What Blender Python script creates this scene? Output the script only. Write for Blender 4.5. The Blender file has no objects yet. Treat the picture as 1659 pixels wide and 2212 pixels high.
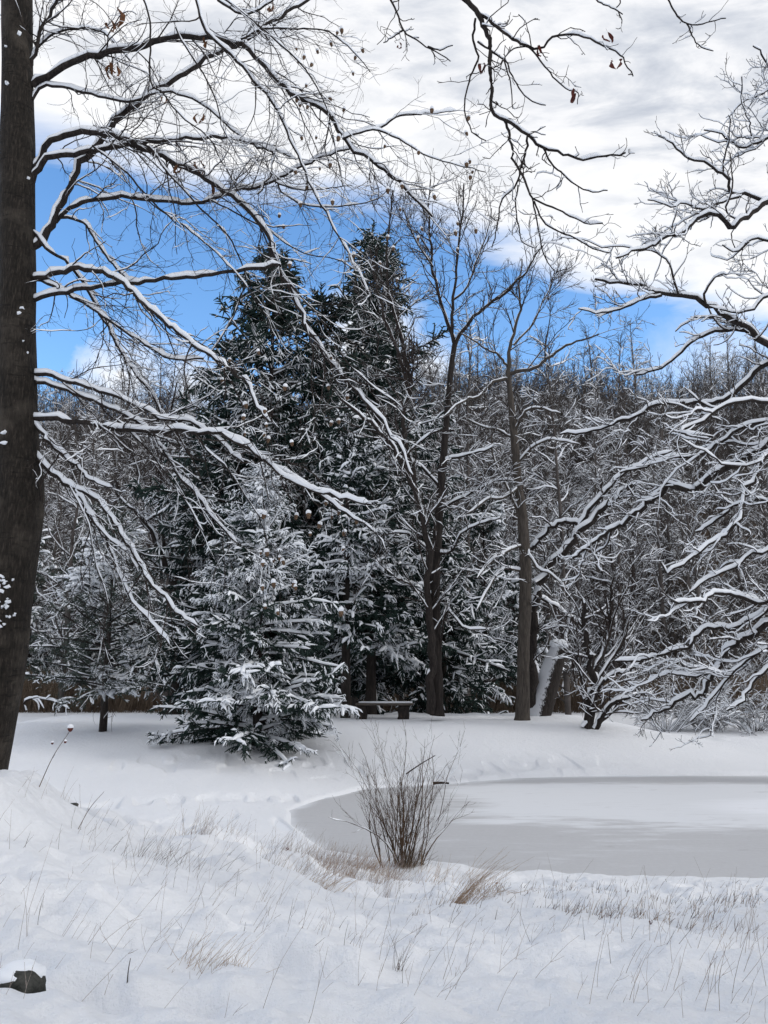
import bpy, math
import numpy as np
from mathutils import Vector

# ------------------------------------------------------------------ camera
scene = bpy.context.scene
col = scene.collection
F = 1700.0                    # focal length in units of a 1659 x 2212 picture
CAMZ = 3.0
PITCH = math.radians(10.3)
cam_d = bpy.data.cameras.new("camera")
cam = bpy.data.objects.new("camera", cam_d)
col.objects.link(cam)
cam.location = (0, 0, CAMZ)
cam.rotation_euler = (math.radians(90) + PITCH, 0, 0)
cam_d.sensor_fit = 'VERTICAL'
cam_d.sensor_height = 24
cam_d.sensor_width = 18
cam_d.lens = 24 * F / 2212
cam_d.clip_start = 0.05
cam_d.clip_end = 3000
scene.camera = cam

# ------------------------------------------------------------------ light
SUN_EL, SUN_AZ = math.radians(28), math.radians(102)      # azimuth clockwise from the view direction (+Y)
world = bpy.data.worlds.new("World")
scene.world = world
world.use_nodes = True
WT = world.node_tree
WT.nodes.clear()


class NT:
    def __init__(s, tree):
        s.t = tree

    def n(s, kind, **kw):
        nd = s.t.nodes.new(kind)
        for k, v in kw.items():
            if k.startswith('i_'):
                nd.inputs[int(k[2:])].default_value = v
            else:
                setattr(nd, k, v)
        return nd

    def l(s, a, b):
        s.t.links.new(a, b)

    def math(s, op, a, b=None, clamp=False, c=None):
        nd = s.n('ShaderNodeMath', operation=op, use_clamp=clamp)
        for i, v in enumerate((a, b, c)):
            if v is None:
                continue
            if isinstance(v, (int, float)):
                nd.inputs[i].default_value = v
            else:
                s.l(v, nd.inputs[i])
        return nd.outputs[0]

    def ramp(s, fac, stops, interp='LINEAR'):
        nd = s.n('ShaderNodeValToRGB')
        cr = nd.color_ramp
        cr.interpolation = interp
        while len(cr.elements) < len(stops):
            cr.elements.new(0.5)
        for e, (p, c) in zip(cr.elements, stops):
            e.position = p
            e.color = (*c, 1) if len(c) == 3 else c
        s.l(fac, nd.inputs[0])
        return nd.outputs[0]

    def mix(s, fac, a, b):
        nd = s.n('ShaderNodeMix', data_type='RGBA')
        for sock, v in ((nd.inputs[0], fac), (nd.inputs[6], a), (nd.inputs[7], b)):
            if isinstance(v, (int, float)):
                sock.default_value = v
            elif isinstance(v, tuple):
                sock.default_value = (*v, 1)
            else:
                s.l(v, sock)
        return nd.outputs[2]

    def noise(s, vec, scale, detail=4, rough=0.55, dist=0.0):
        nd = s.n('ShaderNodeTexNoise')
        nd.inputs['Scale'].default_value = scale
        nd.inputs['Detail'].default_value = detail
        nd.inputs['Roughness'].default_value = rough
        nd.inputs['Distortion'].default_value = dist
        if vec is not None:
            s.l(vec, nd.inputs['Vector'])
        return nd.outputs['Fac']

    def mapping(s, vec, scale=(1, 1, 1), rot=(0, 0, 0), loc=(0, 0, 0)):
        nd = s.n('ShaderNodeMapping')
        nd.inputs['Scale'].default_value = scale
        nd.inputs['Rotation'].default_value = rot
        nd.inputs['Location'].default_value = loc
        s.l(vec, nd.inputs['Vector'])
        return nd.outputs[0]


w = NT(WT)
sky = w.n('ShaderNodeTexSky', sky_type='NISHITA', sun_disc=False)
sky.sun_elevation = SUN_EL
sky.sun_rotation = SUN_AZ
sky.air_density = 1.0
sky.dust_density = 0.8
sky.ozone_density = 3.0
tc = w.n('ShaderNodeTexCoord')
gen = tc.outputs['Generated']
sep = w.n('ShaderNodeSeparateXYZ')
w.l(gen, sep.inputs[0])
dx, dy, dz = sep.outputs
zc = w.math('MAXIMUM', dz, 0.06)
comb = w.n('ShaderNodeCombineXYZ')
w.l(w.math('DIVIDE', dx, zc), comb.inputs[0])
w.l(w.math('DIVIDE', dy, zc), comb.inputs[1])
plane = comb.outputs[0]                       # the direction laid out on a flat cloud deck
edge_n = w.noise(w.mapping(plane, (1.0, 1.6, 1), (0, 0, 0.35)), 1.3, 6, 0.6, 0.3)
# height of the cloud edge over the northern horizon, lower to the right
xt = w.math('MULTIPLY', w.math('MAXIMUM', w.math('ADD', dx, -0.0), 0.0), 0.40)
thr = w.math('SUBTRACT', 0.530, xt)
e = w.math('SUBTRACT', dz, thr)
e = w.math('ADD', e, w.math('MULTIPLY', w.math('SUBTRACT', edge_n, 0.5), 0.16))
deck = w.math('MULTIPLY', w.math('ADD', e, 0.012), 22.0, clamp=True)
behind = w.math('MULTIPLY', w.math('SUBTRACT', 0.30, dy), 5.0, clamp=True)
deck = w.math('MAXIMUM', deck, behind)


def puff(d, r, soft):
    v = w.n('ShaderNodeVectorMath', operation='DISTANCE')
    w.l(gen, v.inputs[0])
    v.inputs[1].default_value = Vector(d).normalized()
    n_ = w.noise(gen, 9.0, 6, 0.65)
    dd = w.math('ADD', v.outputs['Value'], w.math('MULTIPLY', w.math('SUBTRACT', n_, 0.5), 0.16))
    return w.math('MULTIPLY', w.math('SUBTRACT', r, dd), soft, clamp=True)


for d, r, s_ in (((-0.02, 0.94, 0.385), 0.075, 16), ((0.06, 0.94, 0.35), 0.05, 16), ((-0.33, 0.94, 0.345), 0.06, 16),
                 ((-0.24, 0.94, 0.33), 0.05, 16), ((0.42, 0.93, 0.36), 0.10, 5)):
    deck = w.math('MAXIMUM', deck, puff(d, r, s_))
cn = w.noise(w.mapping(plane, (1.0, 1.9, 1), (0, 0, 0.25)), 4.6, 8, 0.60, 0.35)
cn2 = w.noise(w.mapping(plane, (1.0, 1.6, 1), (0, 0, -0.2), (3, 1, 0)), 0.7, 4, 0.5, 0.3)
cf = w.math('ADD', w.math('MULTIPLY', cn, 0.65), w.math('MULTIPLY', cn2, 0.35))
cloud = w.ramp(cf, [(0.38, (5.6, 6.0, 6.8)), (0.46, (7.2, 7.5, 8.1)), (0.53, (9.0, 9.1, 9.4)), (0.62, (10.0, 10.0, 10.1))])
hs = w.n('ShaderNodeHueSaturation')
hs.inputs['Saturation'].default_value = 1.15
hs.inputs['Value'].default_value = 2.7
w.l(sky.outputs[0], hs.inputs['Color'])
edgew = w.math('MULTIPLY', w.math('SUBTRACT', w.math('ADD', e, 0.012), 0.03), 9.0, clamp=True)
cloud = w.mix(w.math('MAXIMUM', edgew, behind), (9.9, 10.0, 10.2), cloud)
skycol = w.mix(deck, hs.outputs[0], cloud)
bg = w.n('ShaderNodeBackground')
bg.inputs['Strength'].default_value = 0.09
w.l(skycol, bg.inputs[0])
wo = w.n('ShaderNodeOutputWorld')
w.l(bg.outputs[0], wo.inputs[0])

sun_d = bpy.data.lights.new("sun", 'SUN')
sun_d.energy = 1.05
sun_d.angle = math.radians(13)
sun_d.color = (1.0, 0.96, 0.90)
sun = bpy.data.objects.new("sun", sun_d)
col.objects.link(sun)
sdir = Vector((math.sin(SUN_AZ) * math.cos(SUN_EL), math.cos(SUN_AZ) * math.cos(SUN_EL), math.sin(SUN_EL)))
sun.rotation_euler = sdir.to_track_quat('Z', 'Y').to_euler()
sun.location = (20, 20, 30)

scene.view_settings.view_transform = 'Standard'
scene.view_settings.look = 'None'
scene.view_settings.exposure = 0.22
scene.view_settings.gamma = 1.0
scene.view_settings.use_curve_mapping = False
scene.cycles.max_bounces = 4
scene.cycles.diffuse_bounces = 3
scene.cycles.glossy_bounces = 1
scene.cycles.transmission_bounces = 0
scene.cycles.use_adaptive_sampling = True
scene.cycles.adaptive_threshold = 0.02


# ------------------------------------------------------------------ noise
def _hash(ix, iy, iz, seed):
    h = (ix.astype(np.int64) * 374761393 + iy.astype(np.int64) * 668265263 + iz.astype(np.int64) * 2147483647 + seed * 1274126177) & 0xFFFFFFFF
    h = ((h ^ (h >> 13)) * 1274126177) & 0xFFFFFFFF
    h = h ^ (h >> 16)
    return (h & 0xFFFF) / 65535.0


def vnoise(P, freq=1.0, seed=0):
    """smooth value noise in 0..1; P (...,3)"""
    q = P * freq
    i = np.floor(q).astype(np.int64)
    f = q - i
    f = f * f * (3 - 2 * f)
    out = 0
    for a in (0, 1):
        wx = f[..., 0] if a else 1 - f[..., 0]
        for b in (0, 1):
            wy = f[..., 1] if b else 1 - f[..., 1]
            for c in (0, 1):
                wz = f[..., 2] if c else 1 - f[..., 2]
                out = out + wx * wy * wz * _hash(i[..., 0] + a, i[..., 1] + b, i[..., 2] + c, seed)
    return out


def vn2(x, y, fx, fy, rot=0.0, seed=0):
    c, s = math.cos(rot), math.sin(rot)
    u, v = x * c + y * s, -x * s + y * c
    return vnoise(np.stack([u * fx, v * fy, np.zeros_like(u) + seed * 7.3], -1), 1.0, seed)


def sstep(a, b, x):
    t = np.clip((x - a) / (b - a), 0, 1)
    return t * t * (3 - 2 * t)


# ------------------------------------------------------------------ terrain
POND = np.array([(34, 12.5), (20, 11.3), (10, 11.0), (5.4, 11.1), (3.2, 11.35), (1.6, 11.7), (0.6, 12.15), (-0.3, 12.4), (-0.95, 12.9),
                 (-1.35, 13.7), (-1.75, 14.9), (-1.85, 16.2), (-1.45, 17.6), (-0.5, 18.8), (0.7, 19.3), (1.6, 19.6), (3.3, 20.6), (6.0, 20.95),
                 (10.2, 20.9), (18, 21.3), (34, 22.0)], float)


def poly_sd(x, y, poly):
    d = np.full(x.shape, 1e9)
    inside = np.zeros(x.shape, bool)
    n = len(poly)
    for i in range(n):
        a, b = poly[i], poly[(i + 1) % n]
        ex, ey = b - a
        wx, wy = x - a[0], y - a[1]
        t = np.clip((wx * ex + wy * ey) / (ex * ex + ey * ey), 0, 1)
        d = np.minimum(d, np.hypot(wx - ex * t, wy - ey * t))
        cond = ((a[1] > y) != (b[1] > y))
        with np.errstate(divide='ignore', invalid='ignore'):
            xi = ex * (y - a[1]) / (ey if ey != 0 else 1e-9) + a[0]
        inside ^= cond & (x < xi)
    return np.where(inside, -d, d)


def ground(x, y, detail=True):
    x = np.asarray(x, float)
    y = np.asarray(y, float)
    # near bank
    bank = 1.5 - 0.19 * (np.maximum(y, 3.4) - 3.57)
    bank = bank + 0.2 * np.clip(-x, 0, 5) * sstep(3.0, 8.5, y) + 0.05 * np.clip(-x, 0, 5) * sstep(1.5, 4, y)
    # drift over boulders at the left
    rr = np.hypot((x + 4.4) / 1.72, (y - 7.75) / 1.35) + 0.10 * (vn2(x, y, 1.3, 1.3, 0, 6) - .5)
    bank = bank + 0.30 * (1 - sstep(0.66, 1.02, rr)) - 0.22 * sstep(3.2, 5, -x)
    bank = bank - 0.9 * sstep(9.3, 12.5, y) * sstep(2.2, 4.0, -x)
    bank = np.where(bank < -1, -1, bank)
    # far mound with the trees
    mx = 1 - sstep(8.0, 14.5, np.abs(x + 2.4))
    y0_ = 14.0 + 5.5 * sstep(-4.5, 1.5, x)
    my = sstep(y0_, 25.3 + 0 * x, y) * (1 - sstep(28.0, 32.5, y))
    mound = 0.92 * mx * my
    low = 0.03 + 0.03 * vn2(x, y, .15, .15, 0, 5)
    k = 0.12
    land = low + mound
    h = np.clip(0.5 + 0.5 * (bank - land) / k, 0, 1)
    land = land * (1 - h) + bank * h + k * h * (1 - h)
    sd = poly_sd(x, y, POND) + 0.22 * (vn2(x, y, .9, .9, 0, 3) - 0.5)
    s = sstep(-0.5, 0.05, sd)
    far = sstep(8, 14, y)
    # soft wind-drifted bumps over buried grass
    near = (1 - sstep(12.0, 16.0, y)) * (.3 + .7 * sstep(.1, 1.6, sd))
    if detail:
        b = 0.15 * (vn2(x, y, 1.1, 2.6, -0.5, 11) - 0.5) + 0.20 * (vn2(x, y, 2.6, 5.0, -0.55, 12) - 0.5) * (0.4 + 1.2 * vn2(x, y, .6, .6, 0, 21))
        b -= 0.05 * np.abs(vn2(x, y, 2.0, 3.6, -0.9, 19) - 0.5)
        b += 0.035 * (vn2(x, y, 7, 11, -0.5, 13) - 0.5)
        b += 0.016 * (vn2(x, y, 15, 19, -0.4, 23) - 0.5) + 0.05 * np.maximum(vn2(x, y, 4.2, 8.5, -0.6, 24) - 0.62, 0) * 2
        right = sstep(-1.0, 2.2, x) * sstep(5.6, 7.4, y)
        b += right * (0.08 * np.maximum(vn2(x, y, 5.5, 7, 0.3, 14) - 0.5, 0) + 0.035 * (vn2(x, y, 13, 13, 0.1, 15) - 0.5))
        land = land + near * b
        # footprints and drift marks on the far ground
        fb = 0.03 * (vn2(x, y, .5, 1.3, 0.2, 16) - 0.5)
        path = np.exp(-((y - (13.6 + 0.42 * (x + 5.5))) / 0.75) ** 2) * sstep(-9, -6, x) * (1 - sstep(0, 3, x))
        path2 = np.exp(-((y - (20.2 + 0.16 * x)) / 0.9) ** 2) * sstep(-8, -5, x) * (1 - sstep(4, 7, x))
        pr = sstep(0.50, 0.60, vn2(x, y, 3.4, 2.0, 0.3, 17))
        fb -= 0.13 * pr * np.clip(path + 0.45 * path2 + 0.5 * np.exp(-((y - (16.6 + 0.30 * (x + 4))) / 0.35) ** 2) * (x < 1), 0, 1)
        edge = np.exp(-((y - (29 - .0 * x)) / 1.6) ** 2) * 0.10 * vn2(x, y, 2.2, 1.2, 0, 18) * (x > 0)
        land = land + (1 - near) * (fb + edge)
    return land * s + (-0.22) * (1 - s)


def ray(px, py):
    u, v = (px - 829.5) / F, (1106 - py) / F
    return np.array([u, math.cos(PITCH) - v * math.sin(PITCH), math.sin(PITCH) + v * math.cos(PITCH)])


def pt(px, py, Y):
    r = ray(px, py)
    return np.array([0, 0, CAMZ]) + r * (Y / r[1])


def hit(px, py, y0=3.0, y1=60.0):
    """point where the line of sight through a photo pixel meets the snow"""
    Y = np.linspace(y0, y1, 3000)
    r = ray(px, py)
    X = r[0] / r[1] * Y
    Z = CAMZ + r[2] / r[1] * Y
    g = ground(X, Y, False)
    k = np.argmax(Z < g)
    return np.array([X[k], Y[k], float(ground(X[k], Y[k]))])


def gz(x, y):
    return float(ground(x, y))


# ------------------------------------------------------------------ mesh helpers
def mk(name, parts, mats, parent=None):
    """parts: list of (V (n,3), Fq (m,4) quads, material index)"""
    V, Fs, M = [], [], []
    off = 0
    for v, f, m in parts:
        if len(f) == 0:
            continue
        V.append(v.reshape(-1, 3))
        Fs.append(f + off)
        M.append(np.full(len(f), m, np.int32))
        off += len(V[-1])
    me = bpy.data.meshes.new(name)
    V = np.concatenate(V).astype(np.float32)
    Fs = np.concatenate(Fs).astype(np.int32)
    M = np.concatenate(M)
    me.vertices.add(len(V))
    me.vertices.foreach_set('co', V.ravel())
    me.loops.add(len(Fs) * 4)
    me.loops.foreach_set('vertex_index', Fs.ravel())
    me.polygons.add(len(Fs))
    me.polygons.foreach_set('loop_start', np.arange(len(Fs), dtype=np.int32) * 4)
    me.polygons.foreach_set('material_index', M)
    for m in mats:
        me.materials.append(m)
    me.update(calc_edges=True)
    o = bpy.data.objects.new(name, me)
    col.objects.link(o)
    if parent is not None:
        o.parent = parent
        o.location = -Vector(parent.location)
        # meshes are written in world space; parents are un-rotated empties
    return o


def nrm(a):
    return a / np.maximum(np.linalg.norm(a, axis=-1, keepdims=True), 1e-9)


def frames(P):
    T = np.empty_like(P)
    T[:, 1:-1] = P[:, 2:] - P[:, :-2]
    T[:, 0] = P[:, 1] - P[:, 0]
    T[:, -1] = P[:, -1] - P[:, -2]
    return nrm(T)


def tube(P, R, sides=4, wob=0.0, seed=0):
    """P (K,n,3), R (K,n) -> verts, quads"""
    K, n, _ = P.shape
    T = frames(P)
    mz = np.abs(T[..., 2]).mean(1)[:, None, None]
    ref = np.where(mz > 0.75, np.array([1.0, 0, 0]), np.array([0, 0, 1.0]))
    S = nrm(np.cross(T, np.broadcast_to(ref, T.shape)))
    U = np.cross(S, T)
    a = np.arange(sides) / sides * 2 * math.pi + 0.3
    ring = np.cos(a)[:, None] * S[:, :, None, :] + np.sin(a)[:, None] * U[:, :, None, :]
    RR = R[:, :, None, None]
    V = P[:, :, None, :] + RR * ring
    if wob:
        nz = vnoise(V, 1.0 / max(float(R.max()) * 1.5, .02), seed)[..., None] - 0.5
        V = V + ring * RR * nz * wob
    base = (np.arange(K)[:, None, None] * n + np.arange(n - 1)[None, :, None]) * sides
    j = np.arange(sides)[None, None, :]
    j2 = (j + 1) % sides
    Fq = np.stack([base + j, base + j2, base + sides + j2, base + sides + j], -1).reshape(-1, 4)
    return V.reshape(-1, 3), Fq


def snowcap(P, R, h, wf=1.15, wmin=0.004, gap=0.25, freq=3.0, seed=0, steep=0.25, lump=0.9, fade=None):
    wsc = 1.0 + 0.35 * (vnoise(P, freq * 6, seed + 9) - .5)
    """snow lying along the top of branches. h: thickness (float or (K,n))"""
    K, n, _ = P.shape
    T = frames(P)
    hor = np.sqrt(np.clip(1 - T[..., 2] ** 2, 0, 1))
    S = np.cross(T, np.array([0, 0, 1.0]))
    ln = np.linalg.norm(S, axis=-1, keepdims=True)
    S = np.where(ln > 0.05, S / np.maximum(ln, 1e-6), np.array([1.0, 0, 0]))
    U = np.cross(S, T)
    U = np.where(U[..., 2:3] < 0, -U, U)
    nz = vnoise(P, freq, seed)
    nz2 = vnoise(P, freq * 4.3, seed + 1)
    cov = sstep(gap, gap + 0.12, nz * 0.6 + nz2 * 0.4)
    if fade:
        cov = cov * (1 - 0.93 * sstep(fade[0], fade[1], P[..., 2] + 2 * nz2))
    sl = np.clip((hor - steep) / (1 - steep), 0, 1) ** 0.7
    H = h * sl * cov * (1 - lump * 0.5 + lump * nz2)
    W = np.maximum(R * wf, wmin) * wsc * (0.45 + 0.55 * cov * sl ** 0.5)
    endf = np.ones(n)
    endf[0] = 0.3
    endf[-1] = 0.15
    H = H * endf
    W = W * np.where(endf < 0.2, 0.4, 1.0)
    live = H > 1e-4
    W = np.where(live, W, R * 0.5)
    prof = np.array([(-0.85, -0.1), (-1.0, 0.45), (-0.45, 0.95), (0.5, 1.0), (1.0, 0.4), (0.85, -0.1)])
    base = P + U * (R * 0.62)[..., None]
    top = H + np.where(live, R * 0.5, -R * 0.3)
    V = base[:, :, None, :] + (W[:, :, None, None] * prof[:, 0][:, None]) * S[:, :, None, :] + (top[:, :, None, None] * prof[:, 1][:, None]) * U[:, :, None, :]
    sides = 6
    ok = live[:, 1:] | live[:, :-1]
    b0 = (np.arange(K)[:, None, None] * n + np.arange(n - 1)[None, :, None]) * sides
    j = np.arange(sides)[None, None, :]
    j2 = (j + 1) % sides
    Fq = np.stack(np.broadcast_arrays(b0 + j, b0 + j2, b0 + sides + j2, b0 + sides + j), -1)
    Fq = Fq[ok].reshape(-1, 4)
    if len(Fq) == 0:
        return np.zeros((0, 3)), np.zeros((0, 4), int)
    used, inv = np.unique(Fq, return_inverse=True)
    return V.reshape(-1, 3)[used], inv.reshape(-1, 4)


def catmull(pts, n):
    p = np.asarray(pts, float)
    d = np.r_[0, np.cumsum(np.linalg.norm(np.diff(p, axis=0), axis=1))]
    ext = np.vstack([2 * p[0] - p[1], p, 2 * p[-1] - p[-2]])
    out = []
    for s in np.linspace(0, d[-1], n):
        k = min(max(int(np.searchsorted(d, s, 'right')) - 1, 0), len(p) - 2)
        t = (s - d[k]) / max(d[k + 1] - d[k], 1e-9)
        a, b, c, e_ = ext[k], ext[k + 1], ext[k + 2], ext[k + 3]
        out.append(0.5 * ((2 * b) + (c - a) * t + (2 * a - 5 * b + 4 * c - e_) * t * t + (3 * b - a - 3 * c + e_) * t ** 3))
    return np.array(out)


def plen(P):
    return np.linalg.norm(np.diff(P, axis=1), axis=2).sum(1)


def grow(rng, P0, D0, L, R0, n=5, wob=0.15, trop=(0, 0, 0), trop2=None, tip=0.3):
    K = len(P0)
    P = np.zeros((K, n + 1, 3))
    P[:, 0] = P0
    d = nrm(D0)
    t1 = np.asarray(trop, float)
    t2 = t1 if trop2 is None else np.asarray(trop2, float)
    for i in range(n):
        f = i / max(n - 1, 1)
        d = nrm(d + wob * rng.normal(size=(K, 3)) + (t1 * (1 - f) + t2 * f) * (5.0 / n))
        P[:, i + 1] = P[:, i] + d * (L / n)[:, None]
    R = R0[:, None] * (1 - (1 - tip) * np.linspace(0, 1, n + 1)[None, :])
    return P, R


def spawn(rng, P, R, per, ang=(45, 12), length=(0.2, 0.5), tr=(0.1, 1.0), zf=1.0, bias=(0, 0, 0), rr=0.6, rmin=0.0015, rmax=9, shorten=0.5, alt=False):
    """children along the curves of a block. per: count per metre"""
    K, n, _ = P.shape
    L = plen(P)
    cnt = rng.poisson(np.maximum(per * L * (tr[1] - tr[0]), 0.01))
    idx = np.repeat(np.arange(K), cnt)
    m = len(idx)
    if m == 0:
        idx = np.array([0])
        m = 1
    t = rng.uniform(tr[0], tr[1], m)
    s = np.clip(t * (n - 1), 0, n - 1.001)
    i = s.astype(int)
    f = (s - i)[:, None]
    A, B = P[idx, i], P[idx, i + 1]
    pos = A + (B - A) * f
    T = nrm(B - A)
    N = rng.normal(size=(m, 3))
    N[:, 2] *= zf
    N += np.asarray(bias, float)
    N = nrm(N - T * (N * T).sum(1, keepdims=True))
    a = np.radians(rng.normal(ang[0], ang[1], m))[:, None]
    D = T * np.cos(a) + N * np.sin(a)
    r = np.clip((R[idx, i] * (1 - f[:, 0]) + R[idx, i + 1] * f[:, 0]) * rr * rng.uniform(.7, 1.1, m), rmin, rmax)
    Lc = rng.uniform(length[0], length[1], m) * (1 - shorten * t)
    return pos, D, Lc, r


# ------------------------------------------------------------------ materials
def material(name, build, rough=0.8, spec=0.25):
    m = bpy.data.materials.new(name)
    m.use_nodes = True
    t = NT(m.node_tree)
    bs = m.node_tree.nodes['Principled BSDF']
    bs.inputs['Roughness'].default_value = rough
    bs.inputs['Specular IOR Level'].default_value = spec
    build(t, bs)
    return m


def opos(t):
    g = t.n('ShaderNodeNewGeometry')
    return g.outputs['Position']


def bump(t, bs, h, dist, strength=0.6):
    b = t.n('ShaderNodeBump')
    b.inputs['Distance'].default_value = dist
    b.inputs['Strength'].default_value = strength
    t.l(h, b.inputs['Height'])
    t.l(b.outputs[0], bs.inputs['Normal'])


def m_snow(t, bs):
    p = opos(t)
    n1 = t.noise(p, 0.8, 3)
    c = t.mix(n1, (0.765, 0.785, 0.83), (0.83, 0.845, 0.88))
    t.l(c, bs.inputs['Base Color'])
    n2 = t.noise(p, 9, 5, 0.6)
    n3 = t.noise(p, 90, 3, 0.6)
    n4 = t.noise(p, 28, 4, 0.65)
    h = t.math('ADD', t.math('ADD', t.math('MULTIPLY', n2, 1.0), t.math('MULTIPLY', n4, 0.45)), t.math('MULTIPLY', n3, 0.22))
    bump(t, bs, h, 0.045, 0.7)
    bs.inputs['Subsurface Weight'].default_value = 0.0


def m_capsnow(t, bs):
    bs.inputs['Base Color'].default_value = (0.84, 0.87, 0.92, 1)


def m_plastered(t, bs):
    m_bark([(0.010, 0.008, 0.008), (0.028, 0.023, 0.021), (0.060, 0.050, 0.044)])(t, bs)
    src = bs.inputs['Base Color'].links[0].from_socket
    g = t.n('ShaderNodeNewGeometry')
    d = t.n('ShaderNodeVectorMath', operation='DOT_PRODUCT')
    t.l(g.outputs['Normal'], d.inputs[0])
    d.inputs[1].default_value = Vector((-.75, -.5, .42)).normalized()
    n1 = t.noise(g.outputs['Position'], 7, 6, .75)
    n2 = t.noise(t.mapping(g.outputs['Position'], (30, 30, 8)), 1.0, 4, .7)
    k = t.math('ADD', d.outputs['Value'], t.math('MULTIPLY', t.math('SUBTRACT', n1, .5), .9))
    k = t.math('ADD', k, t.math('MULTIPLY', t.math('SUBTRACT', n2, .5), .7))
    k = t.math('MULTIPLY', t.math('SUBTRACT', k, .58), 7.0, clamp=True)
    t.l(t.mix(k, src, (.58, .60, .64)), bs.inputs['Base Color'])


def flat(c1, c2, scale=6.0, detail=4, bd=0.0):
    def f(t, bs):
        p = opos(t)
        n = t.noise(p, scale, detail, 0.6)
        n = t.ramp(n, [(0.35, (0, 0, 0)), (0.65, (1, 1, 1))])
        t.l(t.mix(n, c1, c2), bs.inputs['Base Color'])
        if bd:
            bump(t, bs, n, bd, 0.7)
    return f


def m_bark(cs, sx=(26, 26, 3.2), ring=False, bd=0.012):
    def f(t, bs):
        p = opos(t)
        n = t.noise(t.mapping(p, sx), 1.0, 6, 0.65, 0.4)
        r = t.ramp(n, [(0.32, cs[0]), (0.55, cs[1]), (0.75, cs[2])])
        h = n
        if ring:
            n2 = t.noise(t.mapping(p, (5, 5, 38)), 1.0, 3, 0.6, 0.8)
            n3 = t.noise(p, 2.3, 4, 0.6)
            k = t.ramp(n2, [(0.60, (0, 0, 0)), (0.70, (1, 1, 1))])
            r = t.mix(t.math('MULTIPLY', k, 0.75), r, (0.012, 0.010, 0.009))
            k3 = t.ramp(n3, [(0.5, (0, 0, 0)), (0.68, (1, 1, 1))])
            r = t.mix(t.math('MULTIPLY', k3, 0.5), r, (0.10, 0.085, 0.07))
            h = t.math('SUBTRACT', n, t.math('MULTIPLY', k, 0.5))
        t.l(r, bs.inputs['Base Color'])
        bump(t, bs, h, bd, 0.9)
    return f


SNOW = material('snow', m_snow, 0.65, 0.2)
CAP = material('branch_snow', m_capsnow, 0.7, 0.15)
BARK_NEAR = material('trunk_bark', m_bark([(0.008, 0.007, 0.006), (0.028, 0.023, 0.019), (0.075, 0.062, 0.052)], (48, 48, 9.0), True, 0.03), 0.85, .2)
BARK = material('dark_bark', m_bark([(0.010, 0.008, 0.008), (0.028, 0.023, 0.021), (0.060, 0.050, 0.044)]), 0.85, .2)
BARK_SNOWY = material('snow_plastered_bark', m_plastered, 0.85, .2)
BARK_GREY = material('grey_bark', m_bark([(0.030, 0.026, 0.023), (0.070, 0.060, 0.052), (0.125, 0.108, 0.092)]), 0.85, .2)
TWIG = material('twig_bark', flat((0.020, 0.015, 0.014), (0.045, 0.034, 0.030)), 0.8, .2)
TWIG_HAZED = material('hazed_far_twig_bark', flat((0.060, 0.054, 0.052), (0.115, 0.102, 0.096), 1.5), 0.9, .1)  # bark colour greyed and lightened to stand in for haze over the distance
NEEDLE = material('spruce_needles', flat((0.010, 0.022, 0.020), (0.028, 0.050, 0.040), 4), 0.7, .2)
NEEDLE_DK = material('dark_needles', flat((0.008, 0.020, 0.018), (0.020, 0.040, 0.032), 3), 0.7, .2)
NEEDLE_SOFT = material('pine_needles', flat((0.038, 0.052, 0.046), (0.075, 0.092, 0.078), 3), 0.8, .1)
LEAFLIT = material('leaf_litter', flat((0.05, 0.036, 0.026), (0.13, 0.10, 0.08), 2.0, 6), 0.9, .1)
REED = material('dry_reeds', flat((0.085, 0.062, 0.046), (0.20, 0.155, 0.115), 1.2), 0.9, .1)
GRASS = material('dry_grass', flat((0.30, 0.20, 0.13), (0.46, 0.34, 0.24), 7.0), 0.9, .1)
GRASS_GREY = material('grey_grass', flat((0.25, 0.20, 0.18), (0.40, 0.34, 0.31), 7.0), 0.9, .1)
SHRUB = material('shrub_stems', flat((0.035, 0.022, 0.014), (0.105, 0.064, 0.038), 9.0), 0.8, .2)
ROCK = material('rock', flat((0.020, 0.022, 0.021), (0.085, 0.085, 0.078), 14.0, 6, 0.02), 0.9, .1)
DLEAF = material('dead_leaf', flat((0.055, 0.022, 0.010), (0.17, 0.075, 0.032), 20.0), 0.7, .2)
RLEAF = material('red_leaf', flat((0.06, 0.015, 0.012), (0.13, 0.035, 0.025), 20.0), 0.7, .2)
CONEM = material('seed_cone_brown', flat((0.06, 0.036, 0.022), (0.17, 0.11, 0.07), 60.0), 0.8, .2)
WOOD = material('weathered_wood', m_bark([(0.05, 0.043, 0.038), (0.11, 0.095, 0.083), (0.18, 0.16, 0.145)], (3, 40, 40)), 0.9, .1)


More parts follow.
